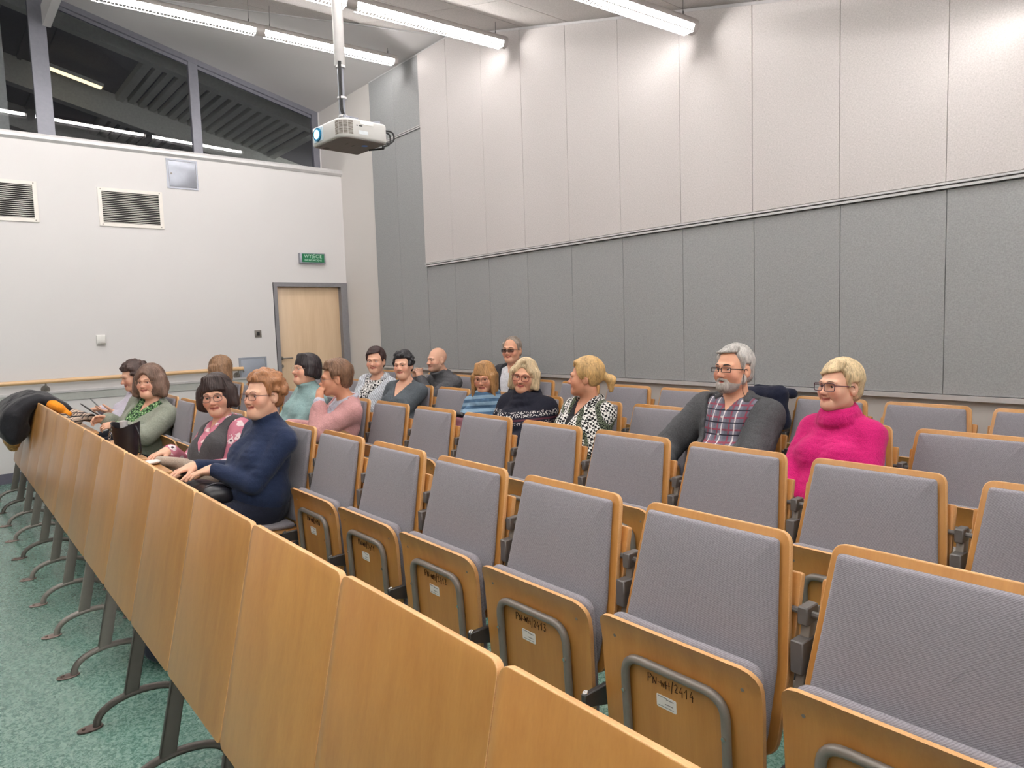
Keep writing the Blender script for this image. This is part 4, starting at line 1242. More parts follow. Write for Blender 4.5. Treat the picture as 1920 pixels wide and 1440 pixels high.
# ---- anatomy
def head_prims(add, sub, fr, sp):
    m_ = sp.get('sex', 'f') == 'm'
    jw = 1.07 if m_ else 1.0; fat = sp.get('fat', 0.0)
    e = lambda c, r, k=.02, rot=None: add(ell(fr, c, r, rot), k * fr.s)
    e((0, .016, .034), (.074, .095, .090), .02)
    e((0, -.030, -.015), (.061 + fat * .4, .060, .076), .03)
    e((0, -.028, -.060), (.054 * jw + fat, .060, .056), .03)
    e((0, -.074, -.096), (.022 * jw, .020, .020), .025)
    for s in (-1, 1):
        add(cone(fr, (s * (.043 * jw + fat), .004, -.055), (s * .018, -.066, -.092), .020, .018), .025 * fr.s)
        e((s * .040, -.060, -.030), (.026 + fat * .5, .024, .028), .025)
        add(cone(fr, (s * .014, -.090, .020), (s * .046, -.074, .019), .010, .008), .016 * fr.s)
        e((s * .0105, -.097, -.037), (.0085, .009, .0075), .008)
        e((s * .077, .012, -.010), (.010, .020, .032), .010, euler_R(s * -18, 0, 0))
    if sp.get('chin2'): e((0, -.040, -.106), (.040, .042, .024), .03)
    nl = sp.get('nose', 1.0)
    add(cone(fr, (0, -.086, .008), (0, -.107 * (1 + .05 * (nl - 1)), -.030), .0075, .0090 * nl), .012 * fr.s)
    e((0, -.110, -.033), (.0095 * nl, .0100, .0085), .010)
    for s in (-1, 1):
        sub(ell(fr, (s * .031, -.100, .000), (.019, .020, .012)), .010 * fr.s)
    # lips
    sm = sp.get('smile', .3)
    for s in (-1, 1):
        add(cone(fr, (0, -.0915, -.0585), (s * .0245, -.077, -.0600 + .008 * sm), .0060, .0035), .006 * fr.s)
        add(cone(fr, (0, -.0900, -.0690), (s * .0215, -.078, -.0650 + .008 * sm), .0066, .0035), .006 * fr.s)
    for s in (-1, 1): sub(cone(fr, (s * .0185, -.0965, -.040), (s * .0335, -.0790, -.066), .0026, .0030), .006 * fr.s)
    sub(cone(fr, (-.022, -.089, -.0635 + .006 * sm), (0, -.1005, -.0640), .0028, .0030), .004 * fr.s)
    sub(cone(fr, (.022, -.089, -.0635 + .006 * sm), (0, -.1005, -.0640), .0028, .0030), .004 * fr.s)
    for s in (-1, 1):
        add(ell(fr, (s * .031, -.0745, .0095), (.018, .0135, .0062)), .006 * fr.s)
        add(ell(fr, (s * .031, -.0735, -.0105), (.017, .0125, .0055)), .006 * fr.s)
        sub(ell(fr, (s * .078 + s * .006, .004, -.006), (.006, .009, .016)), .006 * fr.s)

def hand_prims(add, wrist, d, n, side, curl, s=1.0, spread=1.0, thumb=35):
    """wrist point, finger direction d, palm normal n (palm side), thumb side vector"""
    d = np.array(d, float); d /= np.linalg.norm(d); n = np.array(n, float); n -= d * (n @ d); n /= np.linalg.norm(n)
    sd = np.cross(n, d); sd = sd if sd @ np.array(side, float) > 0 else -sd
    R = np.stack([sd, d, n], 1); fr = Frame(wrist, R, s)
    add(ell(fr, (.002, .045, .0), (.040, .052, .016)), .012)
    add(cone(fr, (0, -.01, 0), (0, .03, 0), .026, .026), .02)
    cl = curl if isinstance(curl, (list, tuple)) else [curl] * 4
    for q, (x, L, r) in enumerate(((.030, .076, .0088), (.010, .084, .0092), (-.011, .078, .0088), (-.030, .060, .0078))):
        p = np.array([x, .078 - abs(x - .005) * .25, 0.]); a = 0.0; sp_ = math.radians((x * 260) * spread)
        for k, (f, c) in enumerate(((.46, .8), (.30, 1.15), (.24, .8))):
            a += math.radians(cl[q]) * c
            dirv = np.array([math.sin(sp_) * math.cos(a), math.cos(sp_) * math.cos(a), math.sin(a)])
            p2 = p + dirv * L * f
            add(cone(fr, p, p2, r * (1 - .10 * k), r * (.92 - .10 * k)), .005); p = p2
    t = math.radians(thumb)
    p = np.array([.026, .018, .006]); d1 = np.array([math.sin(t), math.cos(t), .35]); d1 /= np.linalg.norm(d1)
    d2 = np.array([math.sin(t * .55), math.cos(t * .55), .35 + .004 * np.mean(cl)]); d2 /= np.linalg.norm(d2)
    p2 = p + d1 * .046; p3 = p2 + d2 * .034; p4 = p3 + d2 * .022
    add(cone(fr, p, p2, .0145, .0112), .012); add(cone(fr, p2, p3, .0108, .0095), .006); add(cone(fr, p3, p4, .0095, .0078), .005)

def ik(S, T, l1, l2, hint):
    S, T = np.array(S, float), np.array(T, float); v = T - S; L = np.linalg.norm(v)
    if L > (l1 + l2) * .985: T = S + v / L * (l1 + l2) * .985; v = T - S; L = np.linalg.norm(v)
    a = (l1 * l1 - l2 * l2 + L * L) / (2 * L); h = math.sqrt(max(0, l1 * l1 - a * a))
    u = v / L; hn = np.array(hint, float); hn -= u * (hn @ u); hn /= np.linalg.norm(hn)
    return S + u * a + hn * h, T

HAIRFN = {}
def noise_np(V, f, seed=0):
    r = np.random.RandomState(seed); out = 0
    for k in range(6):
        w = r.normal(size=3) * f; out = out + np.sin(V @ w + r.uniform(0, 6.28))
    return out / 6

SKIN = {'a': (226, 178, 152), 'b': (220, 167, 138), 'c': (226, 180, 156), 'd': (208, 152, 122)}
def lin3(c): return np.array(srgb(*c)[:3])

def build_person(sp):
    root = empty('person', sp['root'], 0, sp['label'], 'person', 'seated audience')
    W = np.array(sp['root'], float)
    hs = sp.get('hs', 1.0); male = sp.get('sex', 'f') == 'm'; wid = sp.get('w', 1.0)
    hc = np.array(sp['head'], float) - W
    HF = Frame(hc, euler_R(*sp.get('look', (0, 0, 0))), hs)
    H = np.array([0, 0, .555])
    lean = sp.get('neckback', .028)
    N = hc + np.array([0, lean, 0]) + np.array([0, 0, -1]) * .150 * hs
    up = N - H; L = np.linalg.norm(up); up /= L
    ty = math.radians(sp.get('turn', 0))
    f = np.array([math.sin(ty), -math.cos(ty), 0]); bk = -f; bk -= up * (bk @ up); bk /= np.linalg.norm(bk)
    sd = np.cross(bk, up); sd = sd if sd[0] > 0 else -sd
    TF = Frame(H, np.stack([sd, bk, up], 1), 1.0)
    sw = (.170 if male else .148) * wid * sp.get('sh', 1.0)
    cd = sp.get('depth', 1.0); belly = sp.get('belly', 0.0); bust = 0 if male else sp.get('bust', 1.0)
    sh = [TF.w((s * sw, .012, L - .074)) for s in (-1, 1)]
    l1, l2 = (.295, .265) if male else (.27, .24)
    arms = []
    for q, s in enumerate((-1, 1)):
        a = sp.get('arms', {}).get('RL'[q]) or {}
        wt = np.array(a['w']) - W if 'w' in a else np.array([s * .07, -.27, .64])
        hint = a.get('hint', (s * .55, .35, -1))
        if a.get('reach'):
            need = np.linalg.norm(wt - sh[q]); k = max(1.0, need / ((l1 + l2) * .97)); la, lb = l1 * k, l2 * k
        else: la, lb = l1, l2
        el, wr = ik(sh[q], wt, la, lb, hint); arms.append((sh[q], el, wr, a))

    def torso(op, g=0.0, k=.05, legs=True, low=True):
        e = lambda c, r, kk=k: op(ell(TF, c, tuple(x + g for x in r)), kk)
        e((0, -.005, .03), (.165 * wid, .126 * cd, .125))
        e((0, -.030 - belly * .35, .16), (.138 * wid + belly * .3, .112 * cd + belly, .15))
        e((0, .000, L - .17), (.142 * wid, .106 * cd, .17))
        if bust:
            for s in (-1, 1): e((s * .070, -.085 * cd, L - .20), (.070, .062 * bust, .070))
        op(cone(TF, (-sw + .025, .015, L - .078), (sw - .025, .015, L - .078), .054 + g, .054 + g), k)
        for s in (-1, 1): op(cone(TF, (0, .022, L - .030), (s * (sw - .02), .015, L - .075), .046 + g * .8, .046 + g), k)
    def limb(op, q, g=0.0, k=.03, upto=1.0):
        S, E, T, a = arms[q]; fr0 = Frame()
        T2 = E + (T - E) * upto
        mr = 1.1 if male else 1.0
        mr *= wid ** .7; op(cone(fr0, S, E, .047 * mr + g, .039 * mr + g), k); op(cone(fr0, E, T2, .039 * mr + g, (.039 + (.026 - .039) * upto) * mr + g), k)
    # ---- body: one continuous surface
    fine = [(hc - .16 * hs, hc + .15 * hs, sp.get('hh', .0042))]
    for q in (0, 1):
        if arms[q][3].get('show'):
            c = arms[q][2]; fine.append((c - .15, c + .15, .0045))
    allp = np.array([hc - .15, hc + .17, H - (.22, .2, .2), H + (.22, .2, 0), [-.2, -.72, .0]] + [x for a in arms for x in (a[0] - .16, a[0] + .16, a[1] - .12, a[1] + .12, a[2] - .2, a[2] + .2)])
    lo, hi = allp.min(0) - .02, allp.max(0) + .02; lo[2] = -.01
    F = Field(lo, hi, .017, fine)
    op = lambda p, k=.02: F.op(p, k)
    su = lambda p, k=.01: F.op(p, k, 'sub')
    torso(op, -.004)
    fr0 = Frame()
    for s in (-1, 1):
        hp = TF.w((s * .085, -.02, -.01)); kn = np.array([s * .105, -.46, .545]); an = np.array([s * .10, -.43, .10])
        op(cone(fr0, hp, kn, .082, .058), .04); op(cone(fr0, kn, an, .054, .038), .03); op(cone(fr0, an + (0, .02, -.045), an + (0, -.16, -.062), .034, .028), .03)
    for q in (0, 1): limb(op, q)
    nb = HF.w((0, .022, -.075))
    op(cone(fr0, nb, TF.w((0, .014, L - .03)), .052 * hs * (1.12 if male else 1), .058 * (1.12 if male else 1)), .035)
    for q, s in enumerate((-1, 1)):
        S, E, T, a = arms[q]
        d = np.array(a.get('d', T - E), float)
        if a.get('show'): hand_prims(op, T, d, a.get('n', (0, 0, -1)), a.get('side', (-s, 0, .2)), a.get('curl', 22), sp.get('hand', .96), a.get('spread', 1), a.get('thumb', 35))
        else: op(ell(Frame(T, euler_R(0)), (0, -.04, 0), (.03, .05, .02)), .02)
    head_prims(op, su, HF, sp)
    V, Q = F.mesh()
    base = lin3(SKIN[sp.get('skin', 'a')])
    col = np.tile(base, (len(V), 1))
    P = (V - HF.t) @ HF.R / hs
    def blend(mask, c, amt): 
        nonlocal col
        w = np.clip(mask * amt, 0, 1)[:, None]; col = col * (1 - w) + lin3(c) * w
    for s in (-1, 1): blend(np.exp(-(((P[:, 0] - s * .042) / .022) ** 2 + ((P[:, 2] + .032) / .02) ** 2)) * (P[:, 1] < -.02), (206, 118, 100), .55)
    blend(np.exp(-((P[:, 0] / .012) ** 2 + ((P[:, 2] + .035) / .012) ** 2)) * (P[:, 1] < -.09), (204, 120, 104), .5)
    sm = sp.get('smile', .3); zl = -.0635 + .008 * sm * np.clip(np.abs(P[:, 0]) / .024, 0, 1)
    lipc = sp.get('lip', (176, 92, 84))
    blend((np.abs(P[:, 0]) < .0260) * (P[:, 1] < -.068) * np.clip(1.6 - np.abs(P[:, 2] - zl) / .0072, 0, 1), lipc, 1.0)
    blend((np.abs(P[:, 0]) < .0255) * (P[:, 1] < -.066) * np.clip(1.2 - np.abs(P[:, 2] - zl) / .0026, 0, 1), (104, 46, 42), .9)
    if sp.get('stubble'):
        blend((P[:, 2] < -.035) * (P[:, 2] > -.125) * (P[:, 1] < .0), sp['stubble'], .45)
    for s in (-1, 1): blend(np.exp(-(((P[:, 0] - s * .031) / .017) ** 2 + ((P[:, 2] - .0) / .010) ** 2)) * (P[:, 1] < -.06), (176, 112, 94), .6)
    np_mesh('body', V, Q, M['skin'], root, col)
    # ---- eyes, brows
    for s in (-1, 1):
        bm = bmesh.new()
        bmesh.ops.create_uvsphere(bm, u_segments=16, v_segments=12, radius=.0125 * hs)
        fwd = HF.R @ np.array([sp.get('gaze', 0) * .3, -1, 0])
        for fc in bm.faces:
            cdir = np.array(fc.calc_center_median()); cdir /= np.linalg.norm(cdir) + 1e-9
            fc.material_index = 1 if cdir @ (fwd / np.linalg.norm(fwd)) > .86 else 0
        bmesh.ops.translate(bm, verts=bm.verts, vec=Vector(HF.w((s * .031, -.0728, -.0005))))
        mesh_obj('eye', bm, [M['sclera'], M['iris']], root)
        bm = bmesh.new()
        pts = [HF.w(p) for p in ((s * .014, -.0985, .0205), (s * .026, -.0965, .0245), (s * .038, -.0895, .0240), (s * .048, -.0800, .0185))]
        th = .0032 if male else .0019
        tube(bm, pts, [th * hs, th * 1.25 * hs, th * hs, th * .5 * hs], 6)
        mesh_obj('eyebrow', bm, hair_mat(sp.get('brow', (112, 84, 68))), root)
    # ---- hair
    hair(sp, HF, root)
    # ---- glasses
    if sp.get('glasses'): glasses(sp['glasses'], HF, root)
    # ---- trousers
    F = Field((-.3, -.62, .04), (.3, .26, .80), .017)
    for s in (-1, 1):
        hp = TF.w((s * .085, -.02, -.01)); kn = np.array([s * .105, -.46, .545]); an = np.array([s * .10, -.43, .12])
        F.op(cone(fr0, hp, kn, .098, .072), .04); F.op(cone(fr0, kn, an, .070, .062), .03)
    F.op(ell(TF, (0, -.005, .02), (.188 * wid, .145 * cd, .13)), .04)
    V, Q = F.mesh(); V = V + (noise_np(V, 40, 3) * .003)[:, None] * np.array([0, 0, 1])
    np_mesh('trousers', V, Q, sp.get('trousers') or M['trousers'], root)
    bm = bmesh.new()
    for s in (-1, 1):
        bm = bmesh.new()
        ol = round_poly([(-.044, 0), (.044, 0), (.048, .17), (.03, .255), (-.03, .255), (-.048, .17)], .03, 4)
        slab(bm, ol, (s * .10, -.37, 0.001), (1, 0, 0), (0, -1, 0), (0, 0, 1), 0, .062, .02, 3); mesh_obj('shoe', bm, M['black'], root)
    # ---- garments
    for gi, g in enumerate(sp['wear']):
        garment(sp, g, gi, root, TF, HF, L, sw, wid, torso, limb, arms, hc, N, lo, hi)
    return root, HF, TF, arms

def garment(sp, g, gi, root, TF, HF, L, sw, wid, torso, limb, arms, hc, N, lo, hi):
    t = g.get('t', .010)
    lo2 = lo.copy(); hi2 = hi.copy(); lo2[2] = .46; hi2[2] = N[2] + .16; lo2[1] = min(-.5, min(a[2][1] for a in arms) - .06)
    F = Field(lo2, hi2, g.get('h', .0095), [])
    op = lambda p, k=.02: F.op(p, k)
    su = lambda p, k=.006: F.op(p, k, 'sub')
    torso(op, t)
    if g.get('hem'): op(ell(TF, (0, -.02, .10), (.182 * wid + t, .15 + t, .12)), .05)
    if g.get('sleeves', True):
        for q in (0, 1): limb(op, q, t + g.get('sl', .004), .016, g.get('cuff', .93))
    else:
        for q, s in enumerate((-1, 1)):       # armhole
            S, E, T_, a = arms[q]
            d = (E - S) / np.linalg.norm(E - S)
            su(cone(Frame(), S + np.array([s * .018, 0, 0]) + d * .02, S + d * .3, .075, .08), .01)
    nk = g.get('neck', 'crew'); fr0 = Frame()
    nbase = TF.w((0, .014, L - .02)); nup = HF.w((0, .02, -.07))
    if nk == 'turtle':
        r = g.get('nr', .066); hs = HF.s; a_ = TF.w((0, .006, L - .05)); zc = -.103 * g.get('nh', 1.0)
        b_ = HF.w((0, .006, zc))
        op(cone(fr0, a_, b_, r + .014, r), .03)
        pz = lambda y: zc + .30 * (y - .006)
        su(region(HF, lambda x, y, z: pz(y) - z, (0, 0, zc + .12), (.14, .16, .12)), .006)
        su(cone(fr0, b_ - (b_ - a_) * .3, b_ + np.array([0, 0, .06]), r - .012, r - .010), .006)
        for dz, dr, th in ((0, 0, .011),) + (((-.026, .006, .018), (-.052, .010, .017)) if g.get('roll') else ()):
            rg = [HF.w(((r / hs - .008 + dr) * math.sin(2 * PI * q / 18), .006 - (r / hs - .008 + dr) * math.cos(2 * PI * q / 18), pz(.006 - (r / hs - .008) * math.cos(2 * PI * q / 18)) + dz - .004)) for q in range(19)]
            for pa, pb in zip(rg, rg[1:]): op(cone(fr0, pa, pb, th, th), .010)
    elif nk == 'cowl':
        for k_, (zz, rr, th) in enumerate(((.015, .085, .034), (.050, .078, .030), (.080, .074, .026))):
            c = TF.w((0, -.012, L - .045 + zz + g.get('cz', 0)))
            for q in range(14):
                a0 = 2 * PI * q / 14; a1 = 2 * PI * (q + 1) / 14
                pa = c + TF.R @ np.array([math.sin(a0) * rr, -math.cos(a0) * rr, .012 * math.sin(a0 * 2 + k_) - .018 * math.cos(a0)])
                pb = c + TF.R @ np.array([math.sin(a1) * rr, -math.cos(a1) * rr, .012 * math.sin(a1 * 2 + k_) - .018 * math.cos(a1)])
                op(cone(fr0, pa, pb, th, th), .012)
    else:
        su(cone(fr0, TF.w((0, .010, L - .015)), nup + (nup - nbase) * 1.5, g.get('nr', .062), .075), .008)
    if nk == 'v' or g.get('open'):
        zv, tn = g.get('v', (.16, .42))          # depth of the V below the neck, half-width slope
        z0 = L - zv; ca = math.cos(math.atan(tn))
        x0 = g.get('vx', 0.0)
        su(region(TF, lambda x, y, z: np.maximum((np.abs(x - x0) - np.maximum(z - z0, 0) * tn - (g.get('gap', 0.0))) * ca, np.maximum(y - (-.012), z0 - z - (9 if g.get('gap') else 0))), (0, -.15, L - .2), (.25, .3, .5)), .006)
    if g.get('collar'):
        for s in (-1, 1):
            big = g.get('t', .01) > .02
            pts = [TF.w((s * x, y, L + z)) for x, y, z in ((.004, .072, .030), (.050, .048, .028), (.072, .0, .012)) + (((.080, -.040, -.012),) if big else ((.060, -.055, -.030), (.030, -.098, -.080)))]
            for a_, b_ in zip(pts, pts[1:]): op(cone(fr0, a_, b_, g['collar'], g['collar']), .010)
    V, Q = F.mesh()
    amp = g.get('wrinkle', .0035)
    ctr = TF.w((0, 0, L * .5)); nrm = V - ctr; nrm[:, 2] *= .3; nrm /= np.linalg.norm(nrm, axis=1)[:, None] + 1e-9
    Vw = V * np.array([1, 1, 1.5])
    V = V + nrm * ((noise_np(Vw, 30, gi * 7 + len(sp['label'])) + .6 * noise_np(Vw, 75, 5 + gi)) * amp)[:, None]
    if g.get('rib'):   # ribbed collar
        pl_ = (V - TF.t) @ TF.R; ang = np.arctan2(pl_[:, 0], -pl_[:, 1]); m_ = np.clip((pl_[:, 2] - (L - .035)) / .02, 0, 1)
        V = V + nrm * (np.sin(ang * 46) * .0014 * m_)[:, None]
    o = np_mesh(g['name'], V, Q, g['mat'], root)
    if g.get('plabel'): o['label'] = g['plabel']
    for z in g.get('buttons', ()):
        bm = bmesh.new(); p = TF.w((0.0, -.16 * sp.get('depth', 1) - sp.get('belly', 0) * .6, L - z))
        # find the surface in front of the chest
        loc = (V - TF.t) @ TF.R; m_ = (np.abs(loc[:, 0]) < .02) & (np.abs(loc[:, 2] - (L - z)) < .02) & (loc[:, 1] < 0)
        y = loc[m_, 1].min() if m_.any() else -.13
        tube(bm, [TF.w((0, y - .001, L - z)), TF.w((0, y - .004, L - z))], .0055, 10); mesh_obj('button', bm, M['white_plastic'], o)
    return o

def hair(sp, HF, root):
    st = sp.get('hair'); 
    if not st: return
    kind = st['kind']; hs = HF.s; vol = st.get('vol', 1.0); seed = len(sp['label'])
    ext = .30 if kind in ('long', 'pony') else .22
    lo = HF.t - ext * hs; hi = HF.t + np.array([.19, .22, .20]) * hs
    F = Field(lo, hi, st.get('h', .0048) * hs)
    e = lambda c, r, k=.015, rot=None: F.op(ell(HF, c, r, rot), k * hs)
    s_ = lambda c, r, k=.008, rot=None: F.op(ell(HF, c, r, rot), k * hs, 'sub')
    cn = lambda a, b, r1, r2, k=.012: F.op(cone(HF, a, b, r1, r2), k * hs)
    half = lambda f, c=(0, 0, 0), r=(.3, .3, .3), k=.006: F.op(region(HF, f, c, r), k * hs, 'sub')
    fz = st.get('line', .068)            # hairline height on the forehead
    th = .012 * vol
    if kind in ('short', 'curly', 'crop'):
        e((0, .020, .036 + th * .4), (.078 + th, .098 + th, .090 + th))
        e((0, .060, -.020), (.066 + th * .5, .050 + th * .6, .062))
        half(lambda x, y, z: np.maximum(np.maximum(y + .030 + .25 * (z - .02), z - fz - .5 * x * st.get('part', 0)), -(z + .3)), k=.012)           # face opening
        half(lambda x, y, z: np.maximum(z + .005 - np.maximum(y - .02, 0) * .0, y - .020), k=.012)   # in front of the ears
        half(lambda x, y, z: np.maximum(z - (.030 if kind == 'crop' else .022), np.maximum(y - .032, -.02 - y) ), k=.010)  # around the ears
        half(lambda x, y, z: z + st.get('nape', .075), k=.012)
        if st.get('fringe'):
            for x in np.linspace(-.058, .058, 9):
                pt = st.get('part', 0); zz = fz - .004 + .55 * pt * (x + .055)
                x0 = x * .8 if not pt else .25 * x + (.034 if pt > 0 else -.034)
                cn((x0, -.038, .108 + th * .4), (x * 1.04 - .004, -.0755 + abs(x) * .40, zz + .004), .012 + th * .25, .0062, .006)
        for s in (-1, 1):
            cn((s * .074, -.022, .060), (s * .0765, -.018, .004), .014, .006, .010)
        if st.get('top'):
            e((0, .002, .112), (.058, .074, .026 * st['top']))
        if kind == 'curly':
            r = np.random.RandomState(seed)
            for q in range(90):
                a, b = r.uniform(0, 2 * PI), r.uniform(-.35, 1.0)
                v = np.array([math.cos(a) * math.sqrt(max(0, 1 - b * b)), math.sin(a) * math.sqrt(max(0, 1 - b * b)), b])
                p = np.array([0, .020, .036]) + v * np.array([.085, .105, .098]) * (1 + .06 * vol)
                if p[1] < -.035 and p[2] < fz + .022: continue
                if p[2] < -.03 and p[1] < .04: continue
                e(p, (.017, .017, .015), .010)
    elif kind == 'bob':
        ln = st.get('len', .105); w = .020 * vol
        e((0, .020, .040), (.080 + th, .100 + th, .092 + th))
        e((0, .030, -.030), (.088 + w, .085 + w * .8, .080 + ln * .25), .03)
        for s in (-1, 1): cn((s * (.072 + w * .6), .000, .03), (s * (.074 + w), -.008 + st.get('fwd', 0), -ln + .03), .034, .030, .03)
        half(lambda x, y, z: z + ln + .012 * np.sin(x * 60), k=.015)
        # face opening: an upright oval
        F.op(ell(HF, (0, -.125, -.030), (st.get('fw', .066), .105, fz + .030)), .012 * hs, 'sub')
        half(lambda x, y, z: np.maximum(np.sqrt(x * x * .8 + (y - .01) ** 2) - .060, z + .062), k=.01)
        if st.get('fringe'):
            for x in np.linspace(-.058, .058, 9):
                cn((x * .75, -.048, .110), (x, -.088 + abs(x) * .42, fz - .020 + .010 * math.sin(x * 210)), .018, .0095, .012)
        if st.get('sweep'):
            for s in (-1, 1):
                for q in range(5):
                    cn((s * .012 + st.get('px', 0), -.062 + q * .01, .116), (s * (.066 + .004 * q), -.066 + q * .014, .040 - q * .012), .016, .014, .014)
    elif kind == 'long':
        ln = st.get('len', .19)
        e((0, .020, .040), (.080 + th, .100 + th, .092 + th))
        for s in (-1, 1):
            for q in range(5):
                cn((s * .072, .055 - q * .024, .02), (s * (.082 + .008 * math.sin(q * 2)), .050 - q * .026, -ln + .03 + .02 * math.sin(q * 3)), .030, .014, .015)
        e((0, .070, -.055), (.080, .045, .12), .03)
        F.op(ell(HF, (0, -.125, -.030), (.060, .105, fz + .030)), .012 * hs, 'sub')
        half(lambda x, y, z: np.maximum(np.sqrt(x * x + (y - .01) ** 2) - .056, z + .07), k=.01)
        half(lambda x, y, z: z + ln, k=.02)
        if st.get('fringe'):
            for x in np.linspace(-.058, .058, 9):
                cn((x * .6 - .01, -.045, .114), (x, -.093 + abs(x) * .42, fz - .018 - .15 * x * st.get('part', 1)), .017, .008, .012)
    elif kind == 'pony':
        e((0, .020, .040), (.079 + th * .7, .099 + th * .7, .091 + th))
        half(lambda x, y, z: np.maximum(np.maximum(y + .040 + .45 * (z - .02), z - fz), -(z + .3)), k=.012)
        half(lambda x, y, z: np.maximum(z + .012, y - .030), k=.012); half(lambda x, y, z: z + .070, k=.012)
        for q in range(7):
            cn((-.05 + q * .017, -.055, .100), (-.03 + q * .01, .09, .03), .016, .02, .012)
        cn((0, .105, .012), (0, .125, .010), .020, .020, .01)
        cn((0, .125, .012), (0, .165, -.010), .024, .032, .012); cn((0, .165, -.010), (0, .165, -.075), .032, .016, .012)
    elif kind == 'fringe_bald':
        e((0, .024, .010), (.079, .097, .070))
        half(lambda x, y, z: z - .028 - .35 * np.maximum(y - .05, 0), k=.012)
        half(lambda x, y, z: np.maximum(y - .020, -.2 - y), k=.01); half(lambda x, y, z: z + .055, k=.012)
    elif kind == 'receding':
        e((0, .022, .034), (.0775, .0975, .0925))
        half(lambda x, y, z: np.maximum(y + .020 - .9 * np.maximum(np.abs(x) - .045, -.03), z - .2), k=.008)
        e((0, .030, .030), (.0805, .092, .080))
        half(lambda x, y, z: y + .024, k=.008); half(lambda x, y, z: np.maximum(.092 - z, y - .06), k=.010)
        half(lambda x, y, z: np.maximum(z - .020, y - .032), k=.010); half(lambda x, y, z: z + .062, k=.012)
    V, Q = F.mesh()
    if len(V) == 0: return
    P = (V - HF.t) @ HF.R / hs
    ang = np.arctan2(P[:, 0], P[:, 1] + .02); rad = P - np.array([0, .02, .02]); rad /= np.linalg.norm(rad, axis=1)[:, None] + 1e-9
    st_amp = st.get('strand', .0022)
    wob = .25 * np.sin(P[:, 2] * 45 + ang * 3) + .18 * np.sin(P[:, 2] * 80)
    V = V + (rad @ HF.R.T) * ((np.sin(ang * 30 + wob * 4) * .6 + np.sin(ang * 53 + P[:, 2] * 60) * .4) * st_amp + noise_np(P, 70, seed) * st_amp * st.get('mess', 1.0))[:, None] * hs
    np_mesh('hair', V, Q, hair_mat(st['col']), root)
    if kind == 'pony':
        bm = bmesh.new(); tube(bm, [HF.w((0, .110, .012)), HF.w((0, .124, .011))], .0235 * hs, 14); mesh_obj('hair_tie', bm, M['black'], root)
    if st.get('beard'):
        F = Field(HF.t - .16 * hs, HF.t + .12 * hs, .0045 * hs)
        F.op(ell(HF, (0, -.030, -.066), (.0615, .0660, .060)), .02 * hs); F.op(ell(HF, (0, -.076, -.096), (.028, .025, .027)), .02 * hs)
        for s in (-1, 1):
            F.op(cone(HF, (s * .050, .002, -.052), (s * .018, -.068, -.092), .0265, .023), .02 * hs)
            F.op(cone(HF, (s * .0660, .004, -.012), (s * .060, .000, -.055), .012, .018), .015 * hs)
            F.op(cone(HF, (0, -.0985, -.0505), (s * .027, -.0790, -.0570), .0070, .0065), .008 * hs)
        # cheeks and lips stay bare
        F.op(region(HF, lambda x, y, z: np.maximum(np.abs(x) - .058, -(z + .048 - .55 * np.maximum(np.abs(x) - .020, 0))), (0, -.05, .05), (.2, .2, .2)), .010 * hs, 'sub')
        for s in (-1, 1): F.op(cone(HF, (0, -.0985, -.0505), (s * .027, -.0790, -.0570), .0070, .0065), .006 * hs)
        F.op(ell(HF, (0, -.100, -.0655), (.018, .020, .0050)), .004 * hs, 'sub')
        F.op(region(HF, lambda x, y, z: -y + .012, (0, .15, 0), (.2, .2, .3)), .01 * hs, 'sub')
        V, Q = F.mesh(); V = V + noise_np(V, 260, 4)[:, None] * .0012
        if len(V): np_mesh('beard', V, Q, hair_mat(st['beard']), root)

def glasses(g, HF, root):
    col = g.get('col', (40, 36, 40)); w, h = g.get('size', (.025, .017)); th = g.get('th', .0016); hs = HF.s
    mt = plain('glasses frame', srgb(*col), .3, .2, .02)
    o = empty('glasses'); o.parent = root
    del_ = o
    bm = bmesh.new(); yl = -.1065; zc = g.get('z', -.003)
    for s in (-1, 1):
        ol = round_poly([(-w, -h), (w, -h), (w, h), (-w, h)], min(w, h) * g.get('round', .8), 6)
        pts = [HF.w((s * .034 + a, yl + (abs(s * .034 + a) ** 2) * 2.2, zc + b)) for a, b in ol]
        tube(bm, pts + [pts[0]], th * hs, 6, caps=False)
        x1 = s * (.034 + w)
        tube(bm, [HF.w(p) for p in ((x1, yl + .0085, zc + h * .5), (s * .074, -.075, zc + h * .5), (s * .0795, .005, zc + h * .4), (s * .078, .022, zc - .012))], th * hs * 1.05, 6)
    tube(bm, [HF.w((-.034 + w, yl + .001, zc + h * .25)), HF.w((0, yl - .003, zc + h * .42)), HF.w((.034 - w, yl + .001, zc + h * .25))], th * hs, 6)
    bpy.data.objects.remove(o)
    fr = mesh_obj('glasses', bm, mt, root)
    for s in (-1, 1):
        ol = round_poly([(-w, -h), (w, -h), (w, h), (-w, h)], min(w, h) * g.get('round', .8), 6)
        bm = bmesh.new()
        vs = [bm.verts.new(HF.w((s * .034 + a, yl + (abs(s * .034 + a) ** 2) * 2.2, zc + b))) for a, b in ol]
        bm.faces.new(vs)
        mesh_obj('lens', bm, M['lens_dark'] if g.get('dark') else M['lens'], fr, False)

M['trousers'] = cloth_mat('plain', (38, 40, 50), name='dark trousers')
M['lens'] = glass_mat('spectacle lens', (.97, .97, .98, 1), 0.0, .03)
M['lens_dark'] = glass_mat('tinted lens', (.30, .27, .27, 1), 0.0, .04)
# ---------------------------------------------------------------- the audience
cm = cloth_mat
def seat_root(r, dx=0.0, i=None): return (RX0[r] - PITCH * i + dx, RY[r] - .27, 0)
PEOPLE = []
def P_(**k): PEOPLE.append(k)

